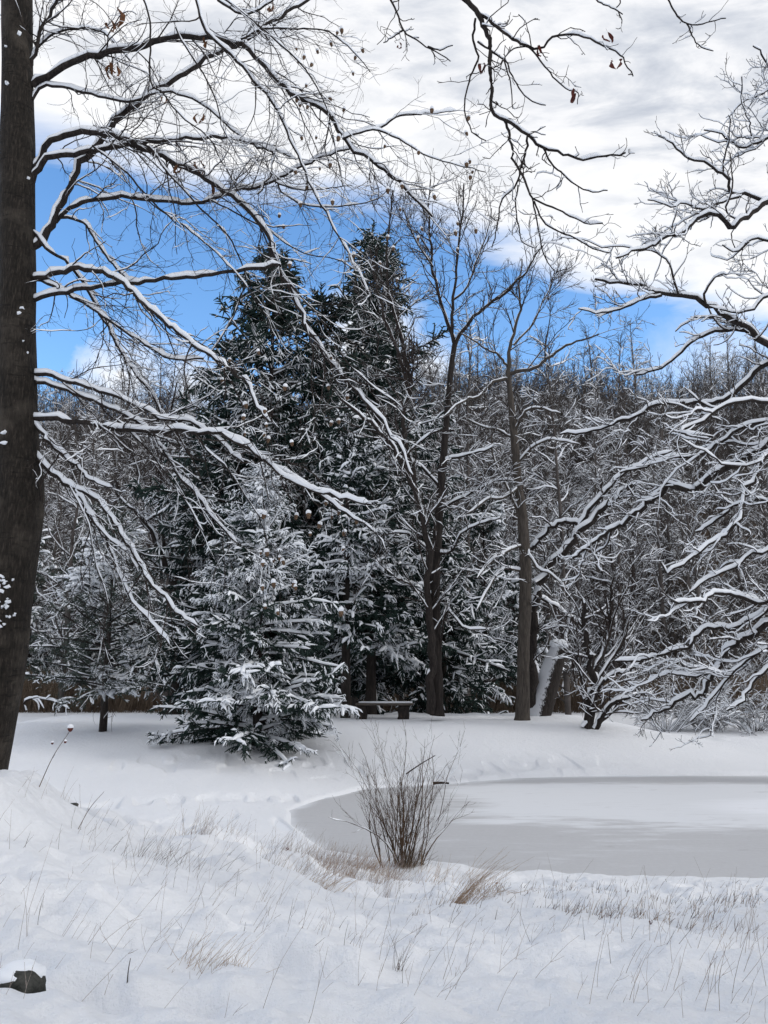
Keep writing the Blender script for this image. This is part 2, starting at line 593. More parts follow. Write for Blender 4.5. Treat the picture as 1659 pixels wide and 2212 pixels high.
def m_ice(t, bs):
    p = opos(t)
    a = t.noise(t.mapping(p, (0.10, 0.34, 1), (0, 0, 0.04), (1.9, 0.3, 0)), 1.0, 6, 0.55, 0.5)
    b = t.noise(t.mapping(p, (0.5, 2.2, 1), (0, 0, 0.08)), 1.0, 6, 0.6, 1.2)
    # dusting of dry snow on the middle of the ice, bare slush near the shores
    sp = t.n('ShaderNodeSeparateXYZ')
    t.l(p, sp.inputs[0])
    yy = sp.outputs[1]
    an = t.noise(t.mapping(p, (0.22, 0.5, 1), (0, 0, 0.2)), 1.0, 5, 0.6, 0.8)
    yb = t.math('ADD', yy, t.math('MULTIPLY', t.math('SUBTRACT', an, 0.5), 5.0))
    band = t.math('MULTIPLY', t.math('SUBTRACT', yb, 14.0), 0.45, clamp=True)
    band2 = t.math('MULTIPLY', t.math('SUBTRACT', 19.9, yy), 0.9, clamp=True)
    lf = t.math('MULTIPLY', t.math('SUBTRACT', sp.outputs[0], -0.2), 0.35, clamp=True)
    k = t.math('MULTIPLY', t.math('MULTIPLY', band, band2), lf)
    k = t.math('ADD', t.math('MULTIPLY', k, 0.95), t.math('MULTIPLY', t.math('SUBTRACT', a, 0.5), 1.9))
    k = t.math('ADD', k, t.math('MULTIPLY', t.math('SUBTRACT', b, 0.5), 0.9))
    k = t.ramp(k, [(0.12, (0, 0, 0)), (0.62, (1, 1, 1))], 'EASE')
    c = t.mix(k, (0.49, 0.495, 0.515), (0.73, 0.75, 0.79))
    pat = t.n('ShaderNodeVectorMath', operation='DISTANCE')
    t.l(t.mapping(p, (0.42, 1, 1)), pat.inputs[0])
    pat.inputs[1].default_value = (9.2 * .42, 16.6, 0)
    d = t.math('ADD', pat.outputs['Value'], t.math('MULTIPLY', t.math('SUBTRACT', b, 0.5), 0.9))
    w_ = t.math('MULTIPLY', t.math('SUBTRACT', 1.35, d), 2.0, clamp=True)
    c = t.mix(w_, c, (0.82, 0.84, 0.89))
    f = t.noise(t.mapping(p, (0.8, 5.0, 1), (0, 0, 0.06)), 1.0, 5, 0.6, 1.5)
    f = t.ramp(f, [(0.60, (0, 0, 0)), (0.74, (1, 1, 1))])
    c = t.mix(t.math('MULTIPLY', f, 0.38), c, (0.34, 0.34, 0.36))
    at = t.n('ShaderNodeAttribute', attribute_name='drifted_snow')
    c = t.mix(t.math('MULTIPLY', at.outputs['Fac'], 0.9), c, (0.82, 0.85, 0.90))
    g = t.noise(p, 11.0, 5, 0.7)
    c = t.mix(t.math('MULTIPLY', t.math('SUBTRACT', g, 0.45), 0.55, clamp=True), c, (0.74, 0.75, 0.78))
    t.l(c, bs.inputs['Base Color'])
    bump(t, bs, g, 0.008, 0.4)


ICE = material('slushy_ice', m_ice, 0.55, 0.35)


def tag(o, label=None, cat=None, group=None, kind=None):
    if label:
        o['label'] = label
    if cat:
        o['category'] = cat
    if group:
        o['group'] = group
    if kind:
        o['kind'] = kind
    return o


def empty(name, loc, label, cat, group=None):
    o = bpy.data.objects.new(name, None)
    o.location = [float(v) for v in loc]
    o.empty_display_size = 0.2
    col.objects.link(o)
    return tag(o, label, cat, group)


# ------------------------------------------------------------------ setting
def grid(xs, ys, zf, name, mat):
    X, Y = np.meshgrid(xs, ys)
    Z = zf(X, Y)
    V = np.stack([X, Y, Z], -1).reshape(-1, 3)
    nx = len(xs)
    i = (np.arange(len(ys) - 1)[:, None] * nx + np.arange(nx - 1)[None, :]).reshape(-1)
    Fq = np.stack([i, i + 1, i + nx + 1, i + nx], -1)
    return mk(name, [(V, Fq, 0)], [mat])


xs = np.r_[-400, -200, -100, np.arange(-60, -14, 1.5), np.arange(-14, -7, .12), np.arange(-7, 7, .022), np.arange(7, 16, .1), np.arange(16, 60, 1.5), 60, 100, 200, 400]
ys = np.r_[-300, -100, -30, np.arange(-10, 2.5, .4), np.arange(2.5, 13, .024), np.arange(13, 34, .07), np.arange(34, 62, 1.0), 62, 100, 200, 700]
tag(grid(xs, ys, ground, 'snow_ground', SNOW), 'white snow cover over the bank, mound and far meadow', kind='structure')
ice = grid(np.r_[np.arange(-4, 14, .08), np.arange(14, 36, .8)], np.arange(10, 23, .08), lambda x, y: x * 0 + 0.0, 'pond_ice', ICE)
_co = np.zeros(len(ice.data.vertices) * 3, np.float32)
ice.data.vertices.foreach_get('co', _co)
_co = _co.reshape(-1, 3)
_sd = -poly_sd(_co[:, 0], _co[:, 1], POND)
_wd = np.where(_co[:, 1] < 13.2, .18, np.where(_co[:, 0] < 2, .3, .45))
_k = 1 - np.clip((_sd + .9 * _wd * (vn2(_co[:, 0], _co[:, 1], .5, 2.2, .1, 61) - .5) + .4 * _wd * (vn2(_co[:, 0], _co[:, 1], 2.5, 9, .1, 62) - .5)) / _wd, 0, 1)
_at = ice.data.attributes.new('drifted_snow', 'FLOAT', 'POINT')
_at.data.foreach_set('value', _k.astype(np.float32))
tag(ice, 'grey slushy ice of the frozen pond', kind='structure')


def hillz(x, y):
    base = 0.60 * np.clip(y - 51, 0, 46) + 0.06 * np.clip(y - 97, 0, 200)
    base = base * (1.09 + 0.09 * np.sin(x * .045 + 0.2) + 0.05 * np.sin(x * .13))
    return base - 0.3 + 0.5 * vn2(x, y, .2, .2, 0, 31)


tag(grid(np.linspace(-220, 220, 160), np.r_[np.linspace(50.5, 140, 80), np.linspace(145, 400, 12)], hillz, 'hill', LEAFLIT),
    'brown wooded hillside behind the meadow', kind='structure')


# ------------------------------------------------------------------ traced trees
def limb_curve(spec, wpx_scale=1.0):
    pts, w0, w1, Y0, Y1 = spec
    k = len(pts)
    cum = np.r_[0, np.cumsum(np.hypot(*np.diff(np.array(pts, float), axis=0).T))]
    cum /= cum[-1]
    P = np.array([pt(px, py, Y0 + (Y1 - Y0) * c) for (px, py), c in zip(pts, cum)])
    n = max(6, int(3.2 * k))
    C = catmull(P, n)
    Yd = np.linspace(Y0, Y1, n)
    R = np.linspace(w0, w1, n) / 2 * Yd / F
    return C[None], R[None]


def twigs(rng, P, R, levels):
    """levels: list of dict(spawn=..., grow=...)"""
    out = []
    cur = [(P, R)]
    for lv in levels:
        nxt = []
        for (p, r) in (cur + [(P, R)] if lv.get('root') else cur):
            a = spawn(rng, p, r, **lv['s'])
            nxt.append(grow(rng, *a, **lv['g']))
        out += nxt
        cur = nxt
    return out


def build_limb(name, parent, blocks, bark, twigm, snow, seed, sides=(8, 4, 3, 3, 3), thin=False, order=None):
    parts, sn = [], []
    for i, (p, r) in enumerate(blocks):
        v, f = tube(p, r, sides[min(i, len(sides) - 1)], 0.25 if i == 0 else 0)
        parts.append((v, f, 0 if i == 0 else 1))
        sp = snow[min(i, len(snow) - 1)]
        if order is not None:
            sp = snow[min(order[i], len(snow) - 1)]
        if sp:
            if i == 0 and thin:
                sp = dict(sp, h=sp['h'] * .5, gap=.44, wmin=.004, wf=.95)
            v, f = snowcap(p, r, seed=seed, **sp)
            if len(f):
                sn.append((v, f, 0))
    o = mk(name, parts, [bark, twigm], parent)
    if sn:
        s = mk('snow_cover', sn, [CAP])
        s.parent = o
    return o


TIPS = []


def traced_tree(name, base, label, cat, trunk, limbs, levels, snow, bark, twigm, seed, group=None, trunk_sides=20, limb_name='limb', twob=0.25, keep_tips=False, trunk_mat=None):
    rng = np.random.default_rng(seed)
    root = empty(name, base, label, cat, group)
    if trunk is not None:
        P, R = trunk
        v, f = tube(P[None], R[None], trunk_sides, twob, seed)
        mk('trunk', [(v, f, 0)], [trunk_mat or bark], root)
    for i, sp in enumerate(limbs):
        P, R = limb_curve(sp[:5])
        lv = levels if len(sp) < 6 else sp[5]
        jit = rng.normal(size=P.shape) * R.mean() * 0.5
        jit[:, 0] = 0
        P = P + jit
        tw = twigs(rng, P, R, lv)
        if keep_tips:
            for (p, r) in tw[1:]:
                TIPS.append(p[:, -1])
        build_limb(limb_name, root, [(P, R)] + tw, bark, twigm, snow, seed + i, thin=(sp[3] < 9 and sp[1] <= 5), order=[0, 1, 2, 2, 3, 3, 4, 4] if R_levels is not None and lv is R_levels else None)
    return root


# --- the big tree at the left edge -------------------------------------------------
YL = 8.6
tr_px = [(37, -420, 66), (37, -150, 68), (37, 0, 70), (38, 300, 76), (38, 600, 80), (36, 800, 82), (38, 950, 88), (42, 1060, 104), (34, 1160, 104), (12, 1300, 108), (0, 1400, 112), (-32, 1560, 120), (-62, 1690, 130), (-85, 1780, 150)]
Pt = np.array([pt(a, b, YL) for a, b, c in tr_px])
Rt = np.array([c / 2 * YL / F for a, b, c in tr_px])
Ct = catmull(np.c_[Pt, Rt[:, None]], 60)
L_levels = [
    dict(s=dict(per=8.0, ang=(42, 14), length=(0.3, 1.4), tr=(0.12, 1.0), zf=.8, bias=(0.15, 0, -0.15), rr=0.5, rmin=.0028, rmax=.009, shorten=.35),
         g=dict(n=9, wob=.17, trop=(0.02, 0, -.11), trop2=(0.0, 0, .07), tip=.45)),
    dict(s=dict(per=9.0, ang=(45, 15), length=(0.10, 0.55), tr=(0.15, 1.0), zf=.8, bias=(0, 0, .1), rr=0.6, rmin=.0022, rmax=.004),
         g=dict(n=5, wob=.22, trop=(0, 0, -.03), trop2=(0, 0, .08), tip=.6)),
    dict(s=dict(per=4.5, ang=(45, 12), length=(0.06, 0.22), tr=(0.2, 1.0), rr=0.7, rmin=.0018, rmax=.0025),
         g=dict(n=2, wob=.15, trop=(0, 0, .05), tip=.7)),
]
L_snow = [dict(h=0.040, wf=.92, wmin=.008, gap=.24, freq=2.4, steep=.10, lump=1.1),
          dict(h=0.010, wf=.85, wmin=.0035, gap=.48, freq=2.0, steep=.35),
          dict(h=0.006, wf=.8, wmin=.002, gap=.56, freq=4, steep=.5), None]
L_limbs = [
    ([(70, 185), (85, 172), (120, 155), (170, 130), (250, 108), (320, 97), (360, 82), (420, 78), (480, 85), (520, 95), (560, 130), (610, 185), (700, 240), (745, 300), (800, 350), (860, 392), (935, 470)], 17, 5, 8.6, 8.0),
    ([(60, 540), (100, 510), (135, 435), (170, 360), (200, 325), (228, 290), (258, 256), (300, 220), (350, 185), (400, 155), (450, 125), (500, 100), (540, 80), (575, 55), (645, 10), (700, -30)], 17, 6, 8.6, 9.3),
    ([(70, 365), (82, 345), (100, 315), (130, 295), (170, 286), (220, 288), (270, 300), (310, 320), (360, 345), (420, 370), (460, 400), (490, 415), (530, 450), (565, 490), (590, 540), (605, 585), (630, 630), (660, 700), (720, 790), (790, 870), (860, 960), (890, 1030)], 15, 4, 8.6, 7.8),
    ([(60, 400), (72, 385), (95, 350), (130, 335), (190, 328), (250, 318), (310, 310), (370, 302), (430, 298), (480, 295), (530, 305), (560, 320), (590, 328), (588, 370), (560, 420)], 14, 3, 8.6, 8.2),
    ([(60, 647), (120, 635), (180, 622), (230, 615), (300, 608), (380, 600), (430, 595), (500, 588), (560, 578), (607, 572)], 10, 8, 8.6, 7.9,
     [dict(s=dict(per=.7, ang=(60, 14), length=(0.1, .5), rr=0.4, rmin=.002, rmax=.004), g=dict(n=5, wob=.12, trop=(0, 0, -.08), tip=.5))]),
    ([(120, 480), (140, 460), (165, 440), (200, 432), (260, 425), (330, 432), (400, 440), (450, 435), (505, 412), (575, 400), (610, 382), (655, 357), (700, 340), (735, 327), (770, 320)], 10, 4, 8.7, 8.5),
    ([(60, 606), (90, 600), (130, 588), (170, 580), (220, 588), (260, 610), (290, 635), (320, 665), (370, 710), (420, 745), (470, 780), (510, 805), (540, 840), (560, 880), (584, 910)], 13, 5, 8.6, 7.4),
    ([(60, 600), (100, 610), (165, 645), (225, 685), (260, 710), (300, 735), (340, 760), (375, 777), (440, 775)], 8, 4, 8.6, 8.2),
    ([(70, 500), (102, 537), (140, 565), (175, 605), (215, 675), (245, 730), (270, 775), (295, 810), (330, 855), (345, 890)], 8, 4, 8.6, 8.8),
    ([(60, 812), (79, 809), (104, 809), (167, 830), (217, 846), (267, 863), (312, 886), (354, 909), (400, 907), (420, 915), (470, 950), (520, 1000)], 10, 4, 8.6, 8.0),
    ([(60, 820), (79, 823), (125, 836), (175, 857), (225, 876), (258, 890), (300, 915), (329, 944), (362, 986), (383, 1023), (421, 1065), (446, 1103), (475, 1136), (510, 1172)], 9, 4, 8.6, 8.1),
    ([(60, 903), (79, 903), (125, 903), (175, 913), (233, 921), (292, 932), (354, 932), (396, 930), (437, 938), (479, 936), (521, 957), (562, 986), (604, 1023), (646, 1053), (687, 1065), (740, 1075), (800, 1092)], 13, 4, 8.6, 7.2),
    ([(479, 936), (510, 955), (545, 975), (600, 1012), (680, 1062), (750, 1110), (812, 1150), (830, 1185)], 7, 3, 7.8, 7.3),
    ([(60, 905), (79, 921), (104, 953), (137, 986), (167, 1007), (183, 1028), (208, 1044), (242, 1055)], 10, 3, 8.6, 8.3),
    ([(65, 975), (85, 994), (112, 1023), (146, 1048), (179, 1061), (208, 1078), (233, 1111), (258, 1148), (283, 1190), (308, 1232), (333, 1269), (358, 1294), (383, 1323), (425, 1355)], 11, 4, 8.6, 7.8),
    ([(155, 1055), (167, 1065), (192, 1107), (212, 1140), (246, 1173), (275, 1194), (300, 1232)], 6, 3, 8.4, 8.1),
    ([(160, 1060), (179, 1094), (217, 1148), (242, 1194), (254, 1232), (271, 1269), (287, 1302), (317, 1332), (366, 1392)], 6, 3, 8.4, 7.9),
    ([(70, 215), (78, 200), (100, 185), (165, 195), (225, 212), (285, 218), (350, 200), (390, 205), (435, 225), (480, 260), (530, 300), (585, 320), (640, 345)], 7, 3, 8.6, 8.9),
    ([(65, 150), (75, 115), (85, 75), (100, 40), (130, -5), (150, -40)], 9, 7, 8.6, 8.4),
    ([(290, -40), (310, 0), (325, 60), (325, 175), (350, 200), (400, 260), (450, 295), (480, 350), (520, 420)], 5, 2.5, 7.6, 7.8),
    ([(380, 60), (390, 85), (430, 145), (465, 210), (480, 275), (500, 310), (540, 380)], 5, 2, 8.1, 7.8),
    ([(400, -60), (425, 0), (440, 60), (490, 110), (530, 150), (565, 195), (600, 240), (625, 295), (650, 350), (675, 410), (700, 450), (725, 500), (760, 560), (800, 640)], 8, 3, 8.2, 7.9),
    ([(200, 315), (225, 335), (270, 370), (310, 415), (350, 455), (400, 490), (450, 530), (490, 570), (530, 615), (580, 690)], 5, 2.5, 8.4, 7.9),
    ([(310, 312), (330, 325), (360, 370), (415, 430), (450, 465), (490, 505), (520, 565), (530, 600), (510, 670), (480, 725), (450, 770)], 5, 2.5, 8.3, 8.1),
    ([(120, 470), (145, 470), (180, 480), (200, 510), (230, 555), (260, 590), (300, 640)], 7, 4, 8.7, 8.6),
    ([(740, 300), (765, 290), (800, 280), (829, 272), (860, 250), (890, 248), (930, 245), (985, 238)], 6, 2.2, 8.1, 8.2),
    ([(745, 298), (790, 283), (829, 285), (880, 312), (930, 340), (1000, 360), (1048, 372)], 5, 2, 8.0, 8.0),
    ([(450, 430), (500, 455), (540, 475), (575, 495), (625, 530), (665, 550), (725, 560), (780, 590)], 4, 2, 8.4, 8.1),
    ([(595, 392), (610, 400), (650, 410), (700, 408), (760, 400)], 4, 2, 8.5, 8.5),
    ([(600, 395), (610, 415), (650, 440), (700, 447), (750, 445), (800, 435), (829, 420), (850, 390)], 4, 2, 8.5, 8.2),
    ([(70, 125), (80, 105), (115, 75), (165, 62), (210, 65), (240, 85), (280, 130)], 6, 3, 8.6, 8.8),
    ([(520, 85), (540, 75), (575, 62), (640, 62), (700, 65), (740, 90), (780, 130), (800, 155)], 5, 2, 8.2, 8.0),
    ([(470, 0), (520, 30), (560, 20), (610, -15)], 6, 4, 8.3, 8.3),
    ([(400, -30), (470, -10), (540, 40), (600, 90), (660, 150), (700, 220), (720, 300), (740, 400)], 5, 2.5, 7.8, 7.7),
    ([(660, 700), (675, 760), (672, 820), (680, 890), (676, 950)], 4, 2, 7.95, 7.9),
    ([(600, 590), (650, 640), (700, 700), (740, 770), (800, 830), (870, 880)], 5, 2.5, 8.0, 7.9),
    ([(250, 905), (300, 950), (350, 1010), (400, 1080), (440, 1150)], 4.5, 2.2, 8.3, 8.0),
    ([(420, 935), (450, 975), (490, 1010), (530, 1070), (560, 1120), (580, 1180)], 4.5, 2.2, 7.9, 7.6),
    ([(150, 1050), (190, 1130), (205, 1210), (232, 1300), (222, 1370), (232, 1420), (240, 1440)], 3.5, 2, 8.3, 8.2),
]
R_levels = None
left_tree = traced_tree('snowy_tree', hit(-60, 1700, 6, 12), 'large dark-trunked bare tree at the left edge, long snow-covered arching limbs with seed cones', 'tree',
                        (Ct[:, :3], Ct[:, 3]), L_limbs, L_levels, L_snow, BARK, TWIG, 7, keep_tips=True, trunk_sides=40, twob=.12, trunk_mat=BARK_NEAR)


rng = np.random.default_rng(17)
spots_ = [(42, 73, 1.6), (14, 178, 1.7), (12, 100, .8), (62, 385, 1.5), (40, 676, 1.4), (48, 665, 1.0), (8, 935, 1.6), (8, 955, 1.4), (50, 735, .8), (60, 762, .9)]
spots_ += [(rng.uniform(-4, 34), rng.uniform(1235, 1350), rng.uniform(.7, 1.7)) for _ in range(22)]
sp_parts = []
for (px, py, k) in spots_:
    e_ = np.linspace(-1, 1, 5)
    c_ = pt(px, py, YL - .27)
    d_ = rng.normal(0, 1, 3) * [1, .2, .5]
    P = (c_ + e_[:, None] * d_ * .016 * k + rng.normal(0, .006, (5, 3)))[None]
    sp_parts.append((*tube(P, (.014 * k * np.sqrt(np.clip(1.02 - e_ ** 2, .02, 1)))[None], 6, .8, 5), 0))
mk('snow_patches', sp_parts, [CAP], left_tree)


def lathe(profile, sides=8, squash=(1, 1)):
    pr = np.array(profile, float)
    a = np.arange(sides) / sides * 2 * math.pi
    V = np.stack([pr[:, None, 0] * np.cos(a) * squash[0], pr[:, None, 0] * np.sin(a) * squash[1], np.repeat(pr[:, 1:2], sides, 1)], -1)
    n = len(pr)
    b = np.arange(n - 1)[:, None] * sides
    j = np.arange(sides)[None]
    j2 = (j + 1) % sides
    Fq = np.stack(np.broadcast_arrays(b + j, b + j2, b + sides + j2, b + sides + j), -1).reshape(-1, 4)
    return V.reshape(-1, 3), Fq


rng = np.random.default_rng(5)
tips = np.concatenate(TIPS)
rel = tips - np.array([0, 0, CAMZ])
cy = rel[:, 1] * math.cos(PITCH) + rel[:, 2] * math.sin(PITCH)
cz = -rel[:, 1] * math.sin(PITCH) + rel[:, 2] * math.cos(PITCH)
tx, ty = 829.5 + F * rel[:, 0] / cy, 1106 - F * cz / cy


def region(x0, x1, y0, y1, k):
    m = np.where((tx > x0) & (tx < x1) & (ty > y0) & (ty < y1))[0]
    rng.shuffle(m)
    return list(m[:k])


pick = region(560, 780, 1080, 1420, 26) + region(470, 760, 760, 960, 18) + region(620, 830, 60, 300, 20) + region(830, 1050, 220, 620, 22) + region(600, 830, 320, 620, 12)
v, f = lathe([(0.001, -.030), (.010, -.028), (.017, -.012), (.019, .004), (.014, .018), (.001, .02)], 8)
v2, f2 = lathe([(.012, .004), (.020, .010), (.021, .022), (.014, .034), (.001, .039)], 8)
c0 = mk('seed_cone', [(v, f, 0)], [CONEM])
c0.parent = left_tree
s0 = mk('snow_cap', [(v2, f2, 0)], [CAP])
s0.parent = c0
base_loc = Vector(left_tree.location)
for i, k in enumerate(pick):
    if i == 0:
        c, s = c0, s0
    else:
        c, s = c0.copy(), s0.copy()
        col.objects.link(c)
        col.objects.link(s)
        c.parent = left_tree
        s.parent = c
    sc = rng.uniform(.75, 1.25)
    c.location = Vector(tips[k]) - base_loc
    c.scale = (sc, sc, sc * rng.uniform(.9, 1.2))
    c.rotation_euler = (rng.uniform(-.3, .3), rng.uniform(-.3, .3), rng.uniform(0, 6))


def leaf_mesh(name, mat, seed, L=.12, W=.05, parent=None):
    r = np.random.default_rng(seed)
    parts = []
    for q in range(2):
        n = 7
        t = np.linspace(0, 1, n)
        wd = W * np.sin(np.pi * np.clip(t * .94 + .06, 0, 1)) ** .7 * (1 - .25 * t) * r.uniform(.7, 1)
        curl = .03 * np.sin(t * 3 + q)
        yaw = q * 2.0 + r.uniform(0, 1)
        cx, sy = math.cos(yaw), math.sin(yaw)
        V = []
        for u in (-1, -.4, .4, 1):
            lx = wd * u * .5
            ly = curl + abs(u) * .018 * (1 + r.uniform(-.4, .4, n)) + .012 * q
            lz = -t * L * (1 - .15 * q) + r.uniform(-.004, .004, n)
            V.append(np.stack([lx * cx - ly * sy, lx * sy + ly * cx, lz], -1))
        V = np.array(V)
        top = V.reshape(-1, 3)
        idx = (np.arange(3)[:, None] * n + np.arange(n - 1)[None]).reshape(-1)
        Fq = np.stack([idx, idx + 1, idx + n + 1, idx + n], -1)
        parts += [(top, Fq, 0), (top + np.array([.0012 * -sy, .0012 * cx, 0]), Fq[:, ::-1], 0)]
    st = np.array([[0, 0, .05], [0.004, 0, .02], [0, 0, 0]])[None]
    vv, ff = tube(st, np.full((1, 3), .0012), 4)
    parts.append((vv, ff, 0))
    return mk(name, parts, [mat])


for i, (px, py, Y, sc) in enumerate([(250, 18, 8.0, 2.0), (240, 45, 8.0, 1.3), (250, 140, 8.0, 1.2), (238, 140, 8.0, 1.3), (428, 248, 7.9, 1.2), (383, 358, 8.3, 1.0),
                                     (430, 348, 8.2, 1.2), (462, 402, 8.4, .9), (586, 5, 8.3, 1.3), (357, 210, 8.2, .8), (448, 88, 8.3, 1.0)]):
    o = leaf_mesh('dead_leaf', DLEAF, 100 + i)
    o.parent = left_tree
    o.location = Vector(pt(px, py, Y)) - base_loc
    o.scale = (sc, sc, sc)
    o.rotation_euler = (rng.uniform(-.3, .3), rng.uniform(-.4, .4), rng.uniform(0, 6))

# --- tree overhead, its trunk outside the frame -----------------------------------------
B_levels = [
    dict(s=dict(per=9.0, ang=(52, 16), length=(0.08, 0.38), tr=(0.12, 1.0), zf=.9, bias=(0.25, 0, .05), rr=0.55, rmin=.0026, rmax=.005, shorten=.4),
         g=dict(n=6, wob=.34, trop=(0, 0, .02), tip=.7)),
    dict(s=dict(per=8.0, ang=(50, 12), length=(0.03, 0.13), tr=(0.2, 1.0), rr=0.8, rmin=.0024, rmax=.0032),
         g=dict(n=2, wob=.2, trop=(0, 0, .10), tip=1.1)),
]
B_snow = [dict(h=0.022, wf=1.0, wmin=.006, gap=.50, freq=3.0, steep=.45, lump=1.2), dict(h=0.012, wf=1.2, wmin=.005, gap=.56, freq=4, steep=.5), None]
B_limbs = [
    ([(1000, -5), (1029, 25), (1049, 65), (1057, 100), (1060, 175), (1064, 240), (1089, 258), (1124, 280), (1149, 300), (1179, 320), (1219, 332), (1264, 345), (1299, 338), (1354, 328)], 13, 4, 5.6, 5.4),
    ([(1029, 25), (1059, 45), (1089, 70), (1129, 95), (1169, 105), (1189, 82), (1229, 75), (1269, 82), (1304, 100), (1339, 120), (1369, 165)], 8, 3, 5.6, 5.2),
    ([(1027, 40), (1022, 90), (1034, 125), (1019, 160), (1004, 215), (1009, 260), (1029, 295), (1049, 305)], 6, 2.5, 5.6, 5.7),
    ([(1032, 90), (1059, 110), (1089, 130), (1104, 160), (1124, 195), (1149, 220), (1179, 228)], 5, 2.5, 5.6, 5.5),
    ([(1089, 130), (1102, 175), (1107, 210), (1107, 235)], 4, 2.5, 5.5, 5.4),
    ([(1129, 95), (1149, 108), (1179, 145), (1199, 170), (1229, 195), (1249, 200), (1247, 225)], 5, 2.2, 5.5, 5.3),
    ([(1145, 100), (1110, 105), (1090, 125), (1080, 150)], 4, 2.2, 5.45, 5.4),
    ([(1080, 252), (1094, 265), (1104, 310), (1109, 345), (1124, 370), (1134, 395), (1154, 430), (1199, 450), (1229, 465), (1264, 482), (1299, 482)], 7, 3, 5.55, 5.4),
    ([(1139, 295), (1137, 325), (1124, 365), (1114, 400), (1089, 425), (1079, 450), (1074, 490), (1062, 535)], 6, 2.5, 5.55, 5.6),
    ([(1119, 400), (1114, 450), (1122, 500), (1130, 525), (1155, 535)], 4, 2.2, 5.6, 5.6),
    ([(1149, 425), (1159, 475), (1169, 525), (1179, 560), (1199, 585), (1219, 582)], 4, 2.5, 5.5, 5.5),
    ([(1154, 435), (1179, 485), (1219, 505), (1254, 520), (1279, 537), (1319, 547)], 4.5, 2.5, 5.5, 5.4),
    ([(1174, 320), (1189, 350), (1214, 375), (1244, 400), (1279, 415), (1314, 410)], 5, 2.5, 5.5, 5.4),
    ([(820, -40), (845, 0), (859, 35), (872, 65), (904, 90), (929, 105), (974, 132)], 6, 2.5, 5.8, 5.7),
    ([(872, 65), (849, 80), (829, 92)], 4, 2.5, 5.75, 5.7),
    ([(924, 100), (950, 108), (979, 98)], 4, 2.5, 5.7, 5.7),
    ([(1430, -40), (1444, 0), (1459, 30), (1484, 52), (1514, 52), (1539, 45), (1569, 40)], 5, 2.5, 5.6, 5.5),
    ([(1484, 52), (1499, 85), (1519, 105), (1539, 110)], 4, 2.2, 5.55, 5.5),
    ([(1280, -30), (1289, 0), (1319, 15), (1339, 30), (1344, 50)], 4, 2.5, 5.6, 5.6),
    ([(1335, -20), (1340, 5), (1330, 20), (1345, 30)], 3.5, 2.5, 5.6, 5.6),
]
fork = pt(1000, -5, 5.6)
tb = np.array([3.6, -3.0, gz(3.6, -3.0) - .2])
tp = catmull([(*tb, .30), (3.55, -2.8, 4.0, .24), (3.2, -2.0, 6.5, .2), (2.4, -.2, 8.6, .13), (1.5, 2.6, 9.2, .075), (fork[0] + .15, fork[1] - .9, fork[2] + .45, .035), (*fork, 13 / 2 * 5.6 / F)], 40)
over = traced_tree('overhanging_tree', tb, 'bare dark knotty branches hanging into the top of the picture, few dead leaves', 'tree',
                   (tp[:, :3], tp[:, 3]), B_limbs, B_levels, B_snow, BARK, TWIG, 21, trunk_sides=14)
for (ax, ay, aY), mid in (((820, -40, 5.8), (1.2, 3.2, 9.3)), ((1430, -40, 5.6), (2.2, 2.6, 9.2)), ((1280, -30, 5.6), (1.9, 2.8, 9.2)), ((1335, -20, 5.6), (1.95, 2.9, 9.2))):
    q = pt(ax, ay, aY)
    c = catmull([(1.9, 1.2, 9.02, .05), (*mid, .03), (*((np.array(mid) + q) / 2 + [0, 0, .1]), .016), (*q, .009)], 14)
    v, f = tube(c[None, :, :3], c[None, :, 3], 6)
    mk('limb', [(v, f, 0)], [BARK], over)
rng2 = np.random.default_rng(22)
n_ = 34
az = rng2.uniform(-2.3, 1.2, n_)
hz = rng2.uniform(3.6, 8.8, n_)
P0 = np.stack([np.interp(hz, [3, 6.5, 9], [3.55, 3.2, 2.2]), np.interp(hz, [3, 6.5, 9], [-2.9, -2.0, .4]), hz], -1)
D = np.stack([np.cos(az), np.sin(az), rng2.uniform(.1, .9, n_)], -1)
D[(P0[:, 1] > -1) & (D[:, 1] > 0), 1] *= -.5
P, R = grow(rng2, P0, D, rng2.uniform(2.5, 5.5, n_), rng2.uniform(.03, .06, n_), n=8, wob=.12, trop=(0.02, 0, .02), tip=.3)
ok_ = (P[:, :, 0] > 2.6 + .62 * np.maximum(P[:, :, 1], -2)).all(1) | (P[:, :, 1] < 0).all(1)
P, R = P[ok_], R[ok_]
bl = [(P, R)] + twigs(rng2, P, R, [dict(s=dict(per=4, ang=(45, 12), length=(.5, 1.6), rr=.5, rmin=.008, rmax=.015), g=dict(n=4, wob=.15, trop=(0, 0, .03), tip=.5)),
                                   dict(s=dict(per=5, ang=(45, 12), length=(.2, .6), rr=.6, rmin=.006, rmax=.008), g=dict(n=3, wob=.15, tip=.5))])
mk('crown', [(*tube(p, r, 4), 0) for p, r in bl], [BARK], over)  # unseen crown branches, added out of view to shade the foreground snow
for i, (px, py, Y, sc) in enumerate([(1325, 133, 5.25, .95), (1312, 70, 5.3, .75), (1035, 140, 5.55, .8), (1245, 200, 5.3, .75), (862, 92, 5.75, .55), (1163, 105, 5.45, .6)]):
    o = leaf_mesh('dead_leaf', RLEAF, 130 + i)
    o.parent = over
    o.location = Vector(pt(px, py, Y)) - Vector(over.location)
    o.scale = (sc, sc, sc)
    o.rotation_euler = (rng.uniform(-.3, .3), rng.uniform(-.4, .4), rng.uniform(0, 6))

